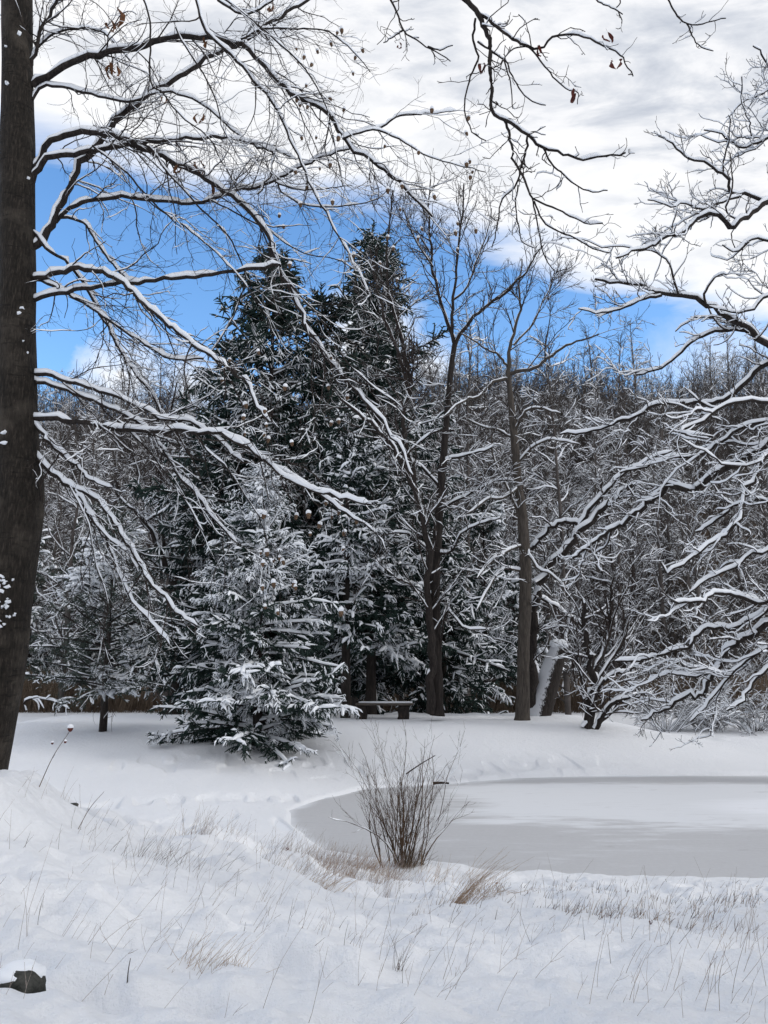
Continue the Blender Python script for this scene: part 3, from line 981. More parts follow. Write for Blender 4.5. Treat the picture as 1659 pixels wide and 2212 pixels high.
# --- tree at the right edge, trunk outside ----------------------------------------------
YR = 19.0
R_levels = [
    dict(s=dict(per=.55, ang=(46, 14), length=(1.2, 2.8), tr=(0.1, .95), zf=.8, bias=(-.35, 0, .15), rr=0.6, rmin=.018, rmax=.032, shorten=.3),
         g=dict(n=12, wob=.26, trop=(-.03, 0, .02), tip=.5)),
    dict(root=True, s=dict(per=2.3, ang=(50, 14), length=(0.4, 1.5), tr=(0.06, 1.0), zf=.7, bias=(-.25, 0, .25), rr=0.5, rmin=.010, rmax=.020, shorten=.3),
         g=dict(n=9, wob=.24, trop=(-.02, 0, .03), tip=.6)),
    dict(s=dict(per=5.6, ang=(50, 14), length=(0.2, 0.7), tr=(0.12, 1.0), zf=.9, bias=(0, 0, .2), rr=0.65, rmin=.007, rmax=.010),
         g=dict(n=5, wob=.22, trop=(0, 0, .06), tip=.7)),
    dict(s=dict(per=6.5, ang=(48, 12), length=(0.08, 0.28), tr=(0.2, 1.0), bias=(0, 0, .4), rr=0.8, rmin=.005, rmax=.008),
         g=dict(n=2, wob=.2, trop=(0, 0, .12), tip=.9)),
]
R_snow = [dict(h=0.070, wf=.95, wmin=.024, gap=.14, freq=1.0, steep=.10, lump=.9),
          dict(h=0.045, wf=1.0, wmin=.018, gap=.22, freq=1.2, steep=.2, lump=1.1),
          dict(h=0.030, wf=1.1, wmin=.014, gap=.30, freq=1.4, steep=.28),
          dict(h=0.018, wf=1.1, wmin=.0095, gap=.40, freq=2.2, steep=.35),
          dict(h=0.012, wf=1.0, wmin=.007, gap=.50, freq=3, steep=.5)]
R_limbs = [
    ([(1760, 900), (1700, 940), (1659, 962), (1630, 981), (1594, 999), (1546, 1021), (1517, 1043), (1495, 1063), (1451, 1046), (1426, 1068), (1397, 1090), (1371, 1116), (1338, 1137), (1309, 1152), (1280, 1170), (1262, 1188), (1236, 1207)], 20, 6, 19, 21),
    ([(1700, 940), (1659, 984), (1645, 992), (1634, 1032), (1612, 1054), (1601, 1112), (1579, 1145), (1546, 1167), (1517, 1185), (1492, 1207), (1462, 1229), (1440, 1240), (1426, 1212)], 12, 4, 18.8, 18),
    ([(1760, 1290), (1700, 1285), (1659, 1298), (1637, 1302), (1612, 1294), (1579, 1283), (1543, 1283), (1521, 1298), (1492, 1302), (1459, 1300)], 13, 5, 18.6, 17.5),
    ([(1720, 1290), (1659, 1316), (1623, 1338), (1583, 1356), (1557, 1356), (1528, 1356), (1510, 1371), (1492, 1393), (1455, 1407), (1430, 1415), (1382, 1425), (1331, 1427)], 12, 4, 18.6, 19),
    ([(1740, 1300), (1659, 1349), (1623, 1374), (1590, 1389), (1568, 1411), (1554, 1444), (1528, 1480), (1513, 1506), (1484, 1502), (1459, 1517), (1448, 1531), (1420, 1540), (1382, 1556)], 18, 4, 18.6, 20),
    ([(1554, 1444), (1520, 1458), (1491, 1462), (1448, 1455), (1400, 1470)], 6, 3, 19.1, 19.5),
    ([(1760, 830), (1710, 790), (1659, 745), (1609, 710), (1569, 680), (1514, 650), (1474, 635), (1429, 635), (1389, 615), (1339, 610), (1289, 607)], 18, 5, 19, 18),
    ([(1429, 638), (1379, 650), (1349, 665), (1299, 675), (1249, 665)], 7, 3, 18.3, 18),
    ([(1640, 730), (1609, 712), (1569, 715), (1529, 720), (1489, 745), (1429, 795), (1374, 810)], 8, 4, 18.8, 19.5),
    ([(1760, 760), (1700, 770), (1659, 785), (1629, 805), (1599, 840), (1560, 865), (1491, 871), (1418, 875), (1382, 897), (1346, 908), (1316, 919), (1273, 933), (1211, 937)], 13, 4, 19, 20.5),
    ([(1740, 870), (1659, 868), (1582, 870), (1520, 905), (1470, 935), (1540, 945)], 10, 5, 19, 18.2),
    ([(1760, 400), (1710, 425), (1659, 440), (1629, 455), (1599, 475), (1579, 490), (1554, 465), (1514, 470), (1479, 500), (1444, 510), (1419, 525), (1379, 540), (1330, 560)], 16, 4, 18.6, 17),
    ([(1659, 440), (1629, 425), (1579, 415), (1574, 385), (1549, 370), (1519, 350), (1489, 345), (1454, 315), (1414, 285)], 9, 3, 18.4, 17.5),
    ([(1760, 270), (1700, 285), (1659, 300), (1629, 310), (1599, 320), (1560, 290), (1520, 280)], 9, 3, 18.4, 18),
    ([(1600, 425), (1579, 430), (1519, 450), (1479, 440), (1449, 445), (1400, 430)], 6, 3, 18.2, 17.5),
    ([(1740, 160), (1700, 150), (1659, 140), (1640, 110), (1625, 100)], 7, 3, 18, 17.5),
    ([(1740, 160), (1690, 190), (1659, 195), (1630, 210)], 6, 3, 18, 17.7),
    ([(1740, 560), (1659, 520), (1620, 520), (1590, 545), (1560, 530)], 8, 3, 18, 17.7),
    ([(1760, 620), (1659, 640), (1629, 668), (1579, 675), (1530, 660)], 9, 3, 18.6, 18.3),
    ([(1760, 1100), (1700, 1140), (1659, 1190), (1620, 1200), (1580, 1230), (1530, 1250), (1490, 1280)], 9, 4, 18.8, 18.3),
    ([(1740, 1120), (1680, 1100), (1640, 1080), (1590, 1090), (1540, 1130), (1500, 1150)], 9, 4, 18.8, 19.5),
    ([(1740, 880), (1690, 905), (1640, 915), (1590, 930), (1550, 960), (1500, 985), (1440, 990), (1390, 1010), (1340, 1020)], 9, 4, 19, 20.5),
    ([(1740, 1350), (1690, 1420), (1650, 1450), (1620, 1490), (1600, 1520), (1570, 1535)], 9, 4, 18.6, 18.8),
    ([(1720, 1370), (1660, 1400), (1610, 1430), (1570, 1470), (1520, 1530), (1490, 1560)], 7, 3, 18.6, 19.5),
]
rb = np.array([12.6, 19.5, 0.0])
rb[2] = gz(rb[0], rb[1]) - .1
zt = [rb[2], 1.5, 3, 5, 7, 9, 11, 13, 15, 17.5]
xt_ = [12.6, 12.1, 11.6, 11.3, 11.2, 11.3, 11.0, 10.9, 10.8, 10.7]
rt_ = [.42, .36, .33, .30, .28, .25, .22, .18, .14, .05]
rc = catmull([(x, 19.3, z, r) for x, z, r in zip(xt_, zt, rt_)], 40)
right_tree = traced_tree('snowy_tree', rb, 'bare knobbly tree whose snow-laden limbs reach in from the right edge over the pond', 'tree',
                         (rc[:, :3], rc[:, 3]), R_limbs, R_levels, R_snow, BARK, TWIG, 31)

# --- middle trees ------------------------------------------------------------------------
M_levels = [
    dict(s=dict(per=4.3, ang=(40, 12), length=(0.6, 2.7), tr=(0.15, 1.0), zf=.9, bias=(0, 0, .35), rr=0.5, rmin=.011, rmax=.03, shorten=.4),
         g=dict(n=6, wob=.15, trop=(0, 0, .06), tip=.5)),
    dict(s=dict(per=5.6, ang=(40, 12), length=(0.3, 1.2), tr=(0.15, 1.0), bias=(0, 0, .2), rr=0.6, rmin=.009, rmax=.014),
         g=dict(n=4, wob=.15, trop=(0, 0, .05), tip=.6)),
    dict(s=dict(per=5.0, ang=(38, 12), length=(0.15, 0.5), tr=(0.2, 1.0), rr=0.7, rmin=.007, rmax=.009),
         g=dict(n=2, wob=.12, trop=(0, 0, .05), tip=.7)),
]
M_snow = [dict(h=0.07, wf=.95, wmin=.02, gap=.22, freq=.9, steep=.20, fade=(10.5, 14)),
          dict(h=0.030, wf=1.1, wmin=.013, gap=.36, freq=1.2, steep=.3, fade=(9.5, 12.5)),
          dict(h=0.018, wf=1.1, wmin=.010, gap=.44, freq=2, steep=.4, fade=(9, 12)),
          dict(h=0.012, wf=1.0, wmin=.008, gap=.55, freq=2, steep=.4, fade=(8, 11))]
SIDE_levels = [
    dict(s=dict(per=3.4, ang=(55, 14), length=(0.6, 2.0), tr=(0.12, 1.0), zf=.6, bias=(0, 0, .15), rr=0.45, rmin=.012, rmax=.03, shorten=.3),
         g=dict(n=8, wob=.24, trop=(0, 0, .0), trop2=(0, 0, .05), tip=.5)),
    dict(s=dict(per=5.5, ang=(48, 14), length=(0.25, 0.9), tr=(0.15, 1.0), rr=0.6, rmin=.010, rmax=.014),
         g=dict(n=4, wob=.2, trop=(0, 0, .04), tip=.6)),
    dict(s=dict(per=3.5, ang=(45, 12), length=(0.1, 0.3), tr=(0.2, 1.0), rr=0.7, rmin=.008, rmax=.010),
         g=dict(n=2, wob=.15, trop=(0, 0, .05), tip=.7)),
]


def px_trunk(pts, Y, n=40, dY=0.0):
    P = np.array([(*pt(a, b, Y + dY * i), c / 2 * Y / F) for i, (a, b, c) in enumerate(pts)])
    C = catmull(P, n)
    return C[:, :3], C[:, 3]


YF0 = 25.6
bF = pt(945, 1540, YF0)
bF[2] = gz(bF[0], YF0)
print('F', hit(945, 1538), bF, 'G', hit(1128, 1556), 'sp', hit(555, 1610))
YF = bF[1]
traced_tree('twin_trunk_tree', bF, 'tall bare dark tree beside the bench, two snow-streaked trunks rising from one base', 'tree',
            px_trunk([(944, 1546, 34), (945, 1520, 26), (942, 1400, 23), (940, 1250, 22), (945, 1160, 21), (950, 1080, 18), (957, 1000, 17), (965, 900, 14), (974, 800, 12), (982, 745, 11)], YF),
            [([(930, 1540), (931, 1400), (926, 1290), (928, 1187), (912, 1122), (895, 1064), (873, 1009), (847, 961), (799, 912), (776, 890), (740, 860)], 20, 6, YF - .2, YF - 1.5),
             ([(900, 1080), (889, 1003), (876, 954), (870, 896), (887, 828), (865, 781), (846, 724), (824, 659), (812, 610), (800, 540)], 12, 4, YF - .3, YF - .6),
             ([(887, 835), (871, 750), (856, 687), (840, 640), (835, 560), (842, 480), (848, 410)], 9, 3, YF - .4, YF),
             ([(982, 745), (969, 700), (954, 660), (934, 575), (929, 500), (925, 430), (930, 385)], 9, 3, YF, YF + .6),
             ([(980, 740), (976, 690), (985, 600), (990, 540), (1000, 450), (1000, 395)], 8, 3, YF, YF - .4),
             ([(982, 750), (1000, 715), (1020, 690), (1060, 655), (1100, 625), (1135, 590), (1165, 540)], 9, 3, YF, YF - .8),
             ([(976, 650), (1010, 620), (1030, 560), (1050, 510), (1062, 450)], 5, 2.5, YF, YF + 1),
             ([(934, 575), (905, 530), (885, 490), (870, 450)], 5, 2.5, YF, YF + 1),
             ([(948, 1050), (912, 1010), (880, 985), (935, 935), (980, 930)], 6, 4, YF, YF - 1, SIDE_levels),
             ([(955, 995), (1000, 985), (1040, 975), (1080, 960)], 6, 3, YF, YF - 1, SIDE_levels),
             ([(943, 1195), (975, 1190), (1000, 1150), (1040, 1130), (1080, 1120)], 6, 3, YF, YF - 1, SIDE_levels),
             ([(948, 1430), (965, 1320), (1000, 1355), (1060, 1360)], 5, 3, YF, YF - .8, SIDE_levels),
             ([(935, 1200), (900, 1165), (860, 1150), (820, 1160)], 6, 3, YF, YF - 1, SIDE_levels),
             ([(950, 1100), (1010, 1070), (1070, 1040), (1110, 1040)], 6, 3, YF, YF - .5, SIDE_levels)],
            M_levels, M_snow, BARK, TWIG, 41)
bG = hit(1128, 1556)
YG = bG[1]
traced_tree('snowy_tree', bG, 'straight grey-brown single trunk right of the bench with spreading snowy side limbs', 'tree',
            px_trunk([(1128, 1562, 38), (1129, 1535, 29), (1131, 1400, 26), (1135, 1250, 27), (1129, 1120, 22), (1120, 1050, 19), (1110, 930, 16), (1103, 860, 13), (1097, 800, 11)], YG),
            [([(1097, 805), (1102, 750), (1115, 702), (1124, 659), (1121, 624), (1128, 560)], 9, 3, YG, YG),
             ([(1098, 808), (1110, 803), (1152, 796), (1199, 762), (1246, 737), (1293, 721)], 9, 3, YG, YG - 1.5),
             ([(1097, 795), (1093, 787), (1074, 765), (1046, 752), (1015, 731), (996, 721)], 6, 3, YG, YG - 1),
             ([(1100, 822), (1090, 818), (1059, 831), (1034, 856), (996, 868), (960, 900)], 8, 3, YG, YG - 1, SIDE_levels),
             ([(1112, 940), (1121, 912), (1137, 887), (1168, 881), (1209, 893)], 7, 3, YG, YG - 1, SIDE_levels),
             ([(1112, 950), (1080, 930), (1050, 925), (1010, 905)], 6, 3, YG, YG + 1, SIDE_levels),
             ([(1110, 745), (1150, 700), (1180, 640), (1195, 600)], 5, 2.5, YG, YG + 1),
             ([(1122, 1050), (1090, 1075), (1050, 1080), (1010, 1110)], 7, 3, YG, YG - 1, SIDE_levels),
             ([(1130, 1130), (1100, 1060), (1070, 1000), (1060, 940)], 6, 3, YG, YG - .5, SIDE_levels),
             ([(1133, 1180), (1095, 1190), (1060, 1215), (1030, 1250)], 6, 3, YG, YG - 1.2, SIDE_levels),
             ([(1133, 1235), (1100, 1230), (1070, 1245), (1030, 1320)], 6, 3, YG, YG - 1, SIDE_levels),
             ([(1135, 1180), (1160, 1225), (1190, 1240), (1215, 1265)], 6, 3, YG, YG - 1, SIDE_levels),
             ([(1120, 1000), (1160, 960), (1200, 950), (1250, 960)], 6, 3, YG, YG - 1, SIDE_levels)],
            M_levels, M_snow, BARK_GREY, TWIG, 42)
YH = 34.0
bH = pt(379, 1530, YH)
bH[2] = gz(bH[0], YH)
traced_tree('forked_tree', bH, 'dark forked tree left of the snowy spruce, its crown split in a V', 'tree',
            px_trunk([(379, 1548, 36), (379, 1507, 28), (383, 1431, 26), (380, 1366, 26), (378, 1249, 20)], YH),
            [([(380, 1270), (365, 1236), (349, 1197), (325, 1145), (299, 1111), (260, 1080), (250, 1040)], 14, 5, YH, YH - 1, SIDE_levels),
             ([(380, 1275), (393, 1231), (398, 1171), (406, 1111), (417, 1080), (430, 1020), (440, 960)], 14, 5, YH, YH, SIDE_levels),
             ([(380, 1260), (366, 1215), (346, 1179), (318, 1124), (300, 1040), (290, 980)], 11, 4, YH, YH + 1, SIDE_levels),
             ([(318, 1124), (345, 1110), (375, 1090), (395, 1060)], 6, 3, YH, YH - 1, SIDE_levels),
             ([(398, 1171), (420, 1140), (445, 1110)], 6, 3, YH, YH - 1, SIDE_levels),
             ([(370, 1245), (345, 1225), (320, 1210), (295, 1205)], 5, 3, YH, YH - 1, SIDE_levels),
             ([(360, 1225), (340, 1060), (350, 980), (372, 880), (380, 830)], 8, 3, YH, YH + 1)],
            M_levels, M_snow, BARK, TWIG, 43)
# leaning broken trunk with a long snowy limb
YE = 27.5
bE = pt(1165, 1556, YE)
bE[2] = gz(bE[0], YE)
E_snow = [dict(h=0.10, wf=1.0, wmin=.05, gap=.02, freq=.9, steep=-.6, lump=.6)] + R_snow[2:]
lean = traced_tree('leaning_tree', bE, 'thick broken leaning trunk plastered with snow behind the grey trunk, with a long snowy limb', 'tree',
                   px_trunk([(1158, 1562, 54), (1170, 1525, 46), (1183, 1480, 44), (1196, 1435, 42), (1208, 1398, 36)], YE),
                   [([(1150, 1550), (1151, 1460), (1152, 1374), (1150, 1320), (1163, 1276), (1182, 1243), (1211, 1203), (1236, 1174), (1251, 1148), (1273, 1127), (1309, 1097), (1364, 1046)], 24, 9, YE, YE - 2, SIDE_levels),
                    ([(1251, 1140), (1270, 1108), (1309, 1060), (1346, 1024), (1397, 995), (1455, 973)], 9, 4, YE - 1.4, YE - 2.5, SIDE_levels),
                    ([(1255, 1135), (1245, 1127), (1214, 1130), (1185, 1145), (1160, 1170), (1149, 1188)], 9, 7, YE - 1.4, YE - 1, SIDE_levels),
                    ([(1200, 1400), (1222, 1385), (1232, 1350), (1240, 1300)], 8, 3, YE, YE, SIDE_levels),
                    ([(1163, 1290), (1200, 1310), (1225, 1330), (1250, 1340)], 6, 3, YE - .5, YE, SIDE_levels)],
                   M_levels, E_snow, BARK, TWIG, 44, trunk_mat=BARK_SNOWY, trunk_sides=28)
# snow plastered on the left face of the leaning trunk, thick cap on the break
cp = pt(1207, 1394, YE)
v2, f2 = lathe([(.01, -.10), (.24, -.06), (.33, .04), (.27, .15), (.12, .22), (.01, .24)], 16)
v2 = v2 * (.7 + .6 * vnoise(v2, 5, 8))[:, None]
mk('snow_cover', [(v2 + cp, f2, 0)], [CAP], lean)

bJ = hit(1275, 1573)
YJ = bJ[1]
traced_tree('multi_stem_tree', bJ, 'low dark multi-stemmed tree at the right end of the mound, stems spreading from one foot', 'tree', None,
            [([(1266, 1574), (1269, 1560), (1276, 1513), (1284, 1480), (1280, 1447), (1265, 1393), (1262, 1345), (1255, 1290)], 22, 8, YJ, YJ, SIDE_levels),
             ([(1270, 1572), (1273, 1557), (1291, 1495), (1309, 1466), (1335, 1455), (1353, 1451), (1390, 1430)], 12, 4, YJ, YJ - .4, SIDE_levels),
             ([(1280, 1574), (1287, 1568), (1309, 1539), (1331, 1513), (1353, 1509), (1400, 1500)], 13, 4, YJ, YJ - .6, SIDE_levels),
             ([(1284, 1480), (1287, 1447), (1302, 1411), (1317, 1374), (1320, 1300), (1322, 1230), (1318, 1160)], 10, 3, YJ, YJ),
             ([(1275, 1573), (1262, 1500), (1250, 1440), (1240, 1380), (1238, 1330)], 9, 3, YJ, YJ + .5),
             ([(1290, 1570), (1330, 1525), (1362, 1480), (1370, 1420)], 8, 3, YJ, YJ + .5),
             ([(1284, 1480), (1310, 1440), (1350, 1380), (1362, 1300), (1370, 1200)], 7, 3, YJ, YJ + .4)],
            M_levels, M_snow, BARK, TWIG, 45)


# ------------------------------------------------------------------ shrubs of many stems
def shrub(name, base, label, cat, n, H, spread, r0, mat, levels, snow, seed, group=None, droop=0.0, jitter=.15, sn=None, parent_tree=None, wob=.08):
    rng = np.random.default_rng(seed)
    root = empty(name, base, label, cat, group)
    a = rng.uniform(0, 2 * math.pi, n)
    k = np.sqrt(rng.uniform(0, 1, n)) * spread
    D = np.stack([np.cos(a) * k, np.sin(a) * k, np.ones(n)], -1)
    P0 = np.array(base)[None] + np.stack([np.cos(a), np.sin(a), np.zeros(n)], -1) * rng.uniform(0, jitter, n)[:, None]
    P0[:, 2] -= .05
    L = H * rng.uniform(.55, 1.05, n)
    P, R = grow(rng, P0, D, L, r0 * rng.uniform(.5, 1.1, n), n=8, wob=wob, trop=(0, 0, .04 - droop), trop2=(0, 0, .02 - droop), tip=.25)
    bl = [(P, R)] + twigs(rng, P, R, levels)
    parts = [(*tube(p, r, 5 if i == 0 else 3), 0) for i, (p, r) in enumerate(bl)]
    mk('stems', parts, [mat], root)
    sns = []
    for i, (p, r) in enumerate(bl):
        s = snow[min(i, len(snow) - 1)]
        if s:
            v, f = snowcap(p, r, seed=seed, **s)
            if len(f):
                sns.append((v, f, 0))
    if sns:
        mk('snow_cover', sns, [CAP], root)
    return root


# bush on the near shore
SB_levels = [dict(s=dict(per=5.5, ang=(28, 9), length=(0.2, 0.7), tr=(0.15, .95), bias=(0, 0, .3), rr=.55, rmin=.0022, rmax=.005), g=dict(n=5, wob=.07, trop=(0, 0, .04), tip=.5)),
             dict(s=dict(per=6.5, ang=(34, 10), length=(0.08, 0.3), tr=(0.2, 1), rr=.7, rmin=.0018, rmax=.0025), g=dict(n=3, wob=.08, trop=(0, 0, .04), tip=.6))]
bb = pt(868, 1861, 11.95)
shrub('bare_bush', bb, 'bare brown many-stemmed bush on the near shore of the pond', 'bush', 50, 1.95, .36, .0100, SHRUB, SB_levels,
      [dict(h=.012, wf=1.2, wmin=.006, gap=.50, freq=5, steep=.35), dict(h=.007, wf=1.1, wmin=.004, gap=.62, freq=5, steep=.5), None], 51, jitter=.34, wob=.13)

# drooping thicket at the pond's right far shore
DT_levels = [dict(s=dict(per=4.5, ang=(35, 12), length=(0.5, 1.3), tr=(0.25, 1), rr=.6, rmin=.009, rmax=.012), g=dict(n=5, wob=.12, trop=(0, 0, -.10), tip=.6)),
             dict(s=dict(per=5, ang=(40, 12), length=(0.2, 0.5), tr=(0.1, 1), rr=.8, rmin=.007, rmax=.009), g=dict(n=3, wob=.12, trop=(0, 0, -.06), tip=.7))]
for i, (px, py, H, lab) in enumerate([(1440, 1580, 2.9, 'drooping grey-brown thicket at the pond edge, just right of the multi-stemmed dark tree'),
                                      (1530, 1575, 3.2, 'drooping snow-dusted thicket under the lowest limb of the right tree'),
                                      (1630, 1578, 2.9, 'drooping brown thicket at the right edge of the picture, on the far shore')]):
    b = hit(px, py)
    shrub('thicket', b, lab, 'shrub', 40, H, 1.1, .016, TWIG_HAZED, DT_levels,
          [dict(h=.05, wf=1.4, wmin=.022, gap=.35, freq=1.5, steep=.3), dict(h=.022, wf=1.2, wmin=.013, gap=.45, freq=2, steep=.4), dict(h=.014, wf=1.1, wmin=.009, gap=.5, freq=3, steep=.4)],
          60 + i, 'thickets on the far shore', droop=.14, jitter=.5, wob=.14)


# ------------------------------------------------------------------ conifers
def conifer(name, base, label, cat, H, RB, seed, nb=80, h0=0.05, trunk_r=.16, down=-8, trop=(0, 0, -.05), trop2=(0, 0, .0), per1=7, len1=(.25, .7), per2=11, len2=(.10, .22),
            mat=NEEDLE, snow1=None, snow2=None, snow3=None, hang=-.8, shape=.85, fr=(.018, .014), group=None, top=0.0, bark=BARK, lean=(0, 0), zf1=.25, vis=True, rj=.25):
    rng = np.random.default_rng(seed)
    root = empty(name, base, label, cat, group)
    b = np.array(base, float)
    zs = np.linspace(0, 1, 14)
    tp_ = np.stack([b[0] + lean[0] * zs, b[1] + lean[1] * zs, b[2] - .1 + H * zs], -1)
    tr_ = trunk_r * (1 - zs * .93) + .008
    v, f = tube(tp_[None], tr_[None], 10, .2)
    mk('trunk', [(v, f, 0)], [bark], root)
    u = h0 + (1 - h0 - top) * (rng.uniform(0, 1, nb) ** 1.15)
    az = rng.uniform(0, 2 * math.pi, nb)
    tilt = np.radians(down + 55 * u ** 2.2 + rng.normal(0, 6, nb))
    D = np.stack([np.cos(az) * np.cos(tilt), np.sin(az) * np.cos(tilt), np.sin(tilt)], -1)
    P0 = np.stack([b[0] + lean[0] * u, b[1] + lean[1] * u, b[2] + H * u], -1)
    fl = np.minimum(1, (u - h0 + .08) / .12)
    L = RB * ((1 - u) ** shape * fl + .04) * rng.uniform(1 - rj, 1 + rj * .6, nb)
    P, R = grow(rng, P0, D, L, .012 + .012 * L, n=8, wob=.06, trop=trop, trop2=trop2, tip=.35)
    B1 = (P, R)
    a = spawn(rng, P, R, per=per1, ang=(52, 10), length=len1, tr=(.12, 1), zf=zf1, rr=.5, rmin=fr[0], rmax=fr[0] * 1.3, shorten=.45)
    B2 = grow(rng, *a, n=4, wob=.10, trop=(0, 0, -.05), tip=.5)
    a = spawn(rng, *B2, per=per2, ang=(50, 14), length=len2, tr=(.05, 1), zf=.7, bias=(0, 0, hang), rr=.8, rmin=fr[1], rmax=fr[1] * 1.2, shorten=.3)
    B3 = grow(rng, *a, n=2, wob=.10, trop=(0, 0, -.05), tip=.25)
    parts = [(*tube(*B1, 4), 1), (*tube(*B2, 4), 0), (*tube(*B3, 3), 0)]
    mk('crown', parts, [mat, bark], root)
    sns = []
    for blk, s in ((B1, snow1), (B2, snow2), (B3, snow3)):
        if s:
            v, f = snowcap(*blk, seed=seed, **s)
            if len(f):
                sns.append((v, f, 0))
    if sns:
        mk('snow_cover', sns, [CAP], root)
    return root


# the snow-laden spruce in front of the mound
b1 = hit(555, 1610)
conifer('spruce_tree', b1, 'dense young spruce standing in front on the mound, boughs bent under heavy snow', 'tree', 7.4, 2.7, 71, nb=170, h0=.015, trunk_r=.13, down=8, trop=(0, 0, -.055), trop2=(0, 0, -.03),
        per1=13, len1=(.28, .85), per2=28, len2=(.08, .22), fr=(.020, .017),
        snow1=dict(h=.06, wf=1.6, wmin=.05, gap=.15, freq=1.5, steep=.2), snow2=dict(h=.050, wf=1.7, wmin=.032, gap=.50, freq=1.2, steep=.15, lump=1.3),
        snow3=dict(h=.026, wf=1.2, wmin=.019, gap=.52, freq=1.0, steep=.15), shape=.75)
# small pine on the left of the mound
b2 = hit(222, 1580)
conifer('young_pine', b2, 'small soft-needled pine with a bare lower trunk standing alone on the left of the mound', 'tree', 6.2, 2.5, 72, nb=95, h0=.16, trunk_r=.11, down=8, trop=(0, 0, .0), trop2=(0, 0, .02),
        per1=9, len1=(.3, .8), per2=24, len2=(.10, .24), mat=NEEDLE_SOFT, hang=0.2, fr=(.014, .011), shape=.6,
        snow1=dict(h=.02, wf=1.3, wmin=.015, gap=.50, freq=1.5, steep=.2), snow2=dict(h=.07, wf=3.5, wmin=.06, gap=.60, freq=.8, steep=.2), snow3=dict(h=.02, wf=1.4, wmin=.012, gap=.56, freq=2, steep=.3))
tall_snow = dict(snow1=dict(h=.05, wf=1.2, wmin=.05, gap=.46, freq=.9, steep=.2), snow2=dict(h=.05, wf=1.3, wmin=.045, gap=.50, freq=.8, steep=.2, fade=(13, 20)), snow3=dict(h=.03, wf=1.1, wmin=.028, gap=.55, freq=1.2, steep=.2, fade=(13, 20)))


def on(px, Y):
    x = (px - 829.5) / F * Y * 1.03
    return np.array([x, Y, gz(x, Y)])


conifer('hemlock_tree', on(582, 31.5), 'tall dark evergreen behind the snowy spruce, its pointed top against blue sky', 'tree', 19.6, 4.8, 73, nb=270, h0=.10, trunk_r=.26, down=-4, trop=(0, 0, -.02), trop2=(0, 0, .03),
        per1=6.5, len1=(.5, 1.3), per2=10, len2=(.2, .5), mat=NEEDLE_DK, fr=(.042, .042), **tall_snow, rj=.75, shape=.62)
conifer('hemlock_tree', on(492, 33.0), 'shorter dark evergreen left of the tall pointed one, with a ragged side top', 'tree', 16.5, 3.8, 74, nb=170, h0=.12, trunk_r=.2, down=-2, trop=(0, 0, -.02), trop2=(0, 0, .03),
        per1=6, len1=(.5, 1.2), per2=9, len2=(.2, .5), mat=NEEDLE_DK, fr=(.042, .042), **tall_snow, rj=.75, shape=.62)
conifer('hemlock_tree', on(690, 34.5), 'slim dark evergreen standing between the two tallest evergreens', 'tree', 19.2, 4.4, 79, nb=210, h0=.12, trunk_r=.2, down=-2, trop=(0, 0, -.02), trop2=(0, 0, .03),
        per1=6, len1=(.5, 1.2), per2=9, len2=(.2, .5), mat=NEEDLE_DK, fr=(.042, .042), **tall_snow, rj=.75, shape=.62)
conifer('hemlock_tree', on(815, 33.0), 'tallest dark evergreen, rising behind the twin-trunk tree', 'tree', 21.5, 5.0, 75, nb=280, h0=.10, trunk_r=.28, down=-4, trop=(0, 0, -.02), trop2=(0, 0, .03),
        per1=6.5, len1=(.5, 1.3), per2=10, len2=(.2, .5), mat=NEEDLE_DK, fr=(.042, .042), **tall_snow, rj=.75, shape=.62)
heavy = dict(snow1=dict(h=.07, wf=1.4, wmin=.06, gap=.42, freq=1.0, steep=.2), snow2=dict(h=.08, wf=1.8, wmin=.055, gap=.50, freq=1.0, steep=.15), snow3=dict(h=.035, wf=1.3, wmin=.028, gap=.54, freq=1.4, steep=.2))
conifer('hemlock_tree', on(803, 28.6), 'broad dark evergreen spreading above the bench, clumps of snow on its boughs', 'tree', 9.8, 3.0, 76, nb=120, h0=.20, trunk_r=.2, down=-6, trop=(0, 0, -.03), trop2=(0, 0, .0),
        per1=8, len1=(.4, 1.0), per2=12, len2=(.14, .34), mat=NEEDLE_DK, fr=(.032, .030), **heavy, shape=.6)
conifer('hemlock_tree', on(751, 26.6), 'dark trunked evergreen just left of the bench, half hidden by the snowy spruce', 'tree', 10.5, 2.4, 77, nb=100, h0=.26, trunk_r=.17, down=-6, trop=(0, 0, -.03), trop2=(0, 0, .0),
        per1=8, len1=(.4, .9), per2=12, len2=(.14, .32), mat=NEEDLE_DK, fr=(.032, .030), **heavy, shape=.6)
conifer('hemlock_tree', on(950, 31.5), 'dark evergreen behind the twin trunks, its low boughs sweeping to the snow on the right', 'tree', 8.5, 3.2, 78, nb=110, h0=.05, trunk_r=.2, down=-16, trop=(0, 0, -.03), trop2=(0, 0, -.02),
        per1=8, len1=(.4, 1.0), per2=12, len2=(.14, .36), mat=NEEDLE_DK, fr=(.032, .030), snow1=None, snow2=dict(h=.04, wf=1.5, wmin=.04, gap=.55, freq=1.2, steep=.2), snow3=dict(h=.03, wf=1.3, wmin=.022, gap=.60, freq=2, steep=.2), shape=.7)
for i, (x_, y_, H_, lab) in enumerate(((8.6, 1.6, 9.0, 'added unseen evergreen beyond the right edge that shades the near bank'), (9.8, 5.6, 8.5, 'second added unseen evergreen shading the bank from the right, nearer the pond'))):
    conifer('hemlock_tree', np.array([x_, y_, gz(x_, y_)]), lab, 'tree', H_, 2.6, 84 + i, nb=90, h0=.06, trunk_r=.2, down=-4, per1=5, len1=(.4, 1.0), per2=7, len2=(.16, .34), mat=NEEDLE_DK, fr=(.04, .04), shape=.6)  # both evergreens are added outside the view to cast shade on the bank
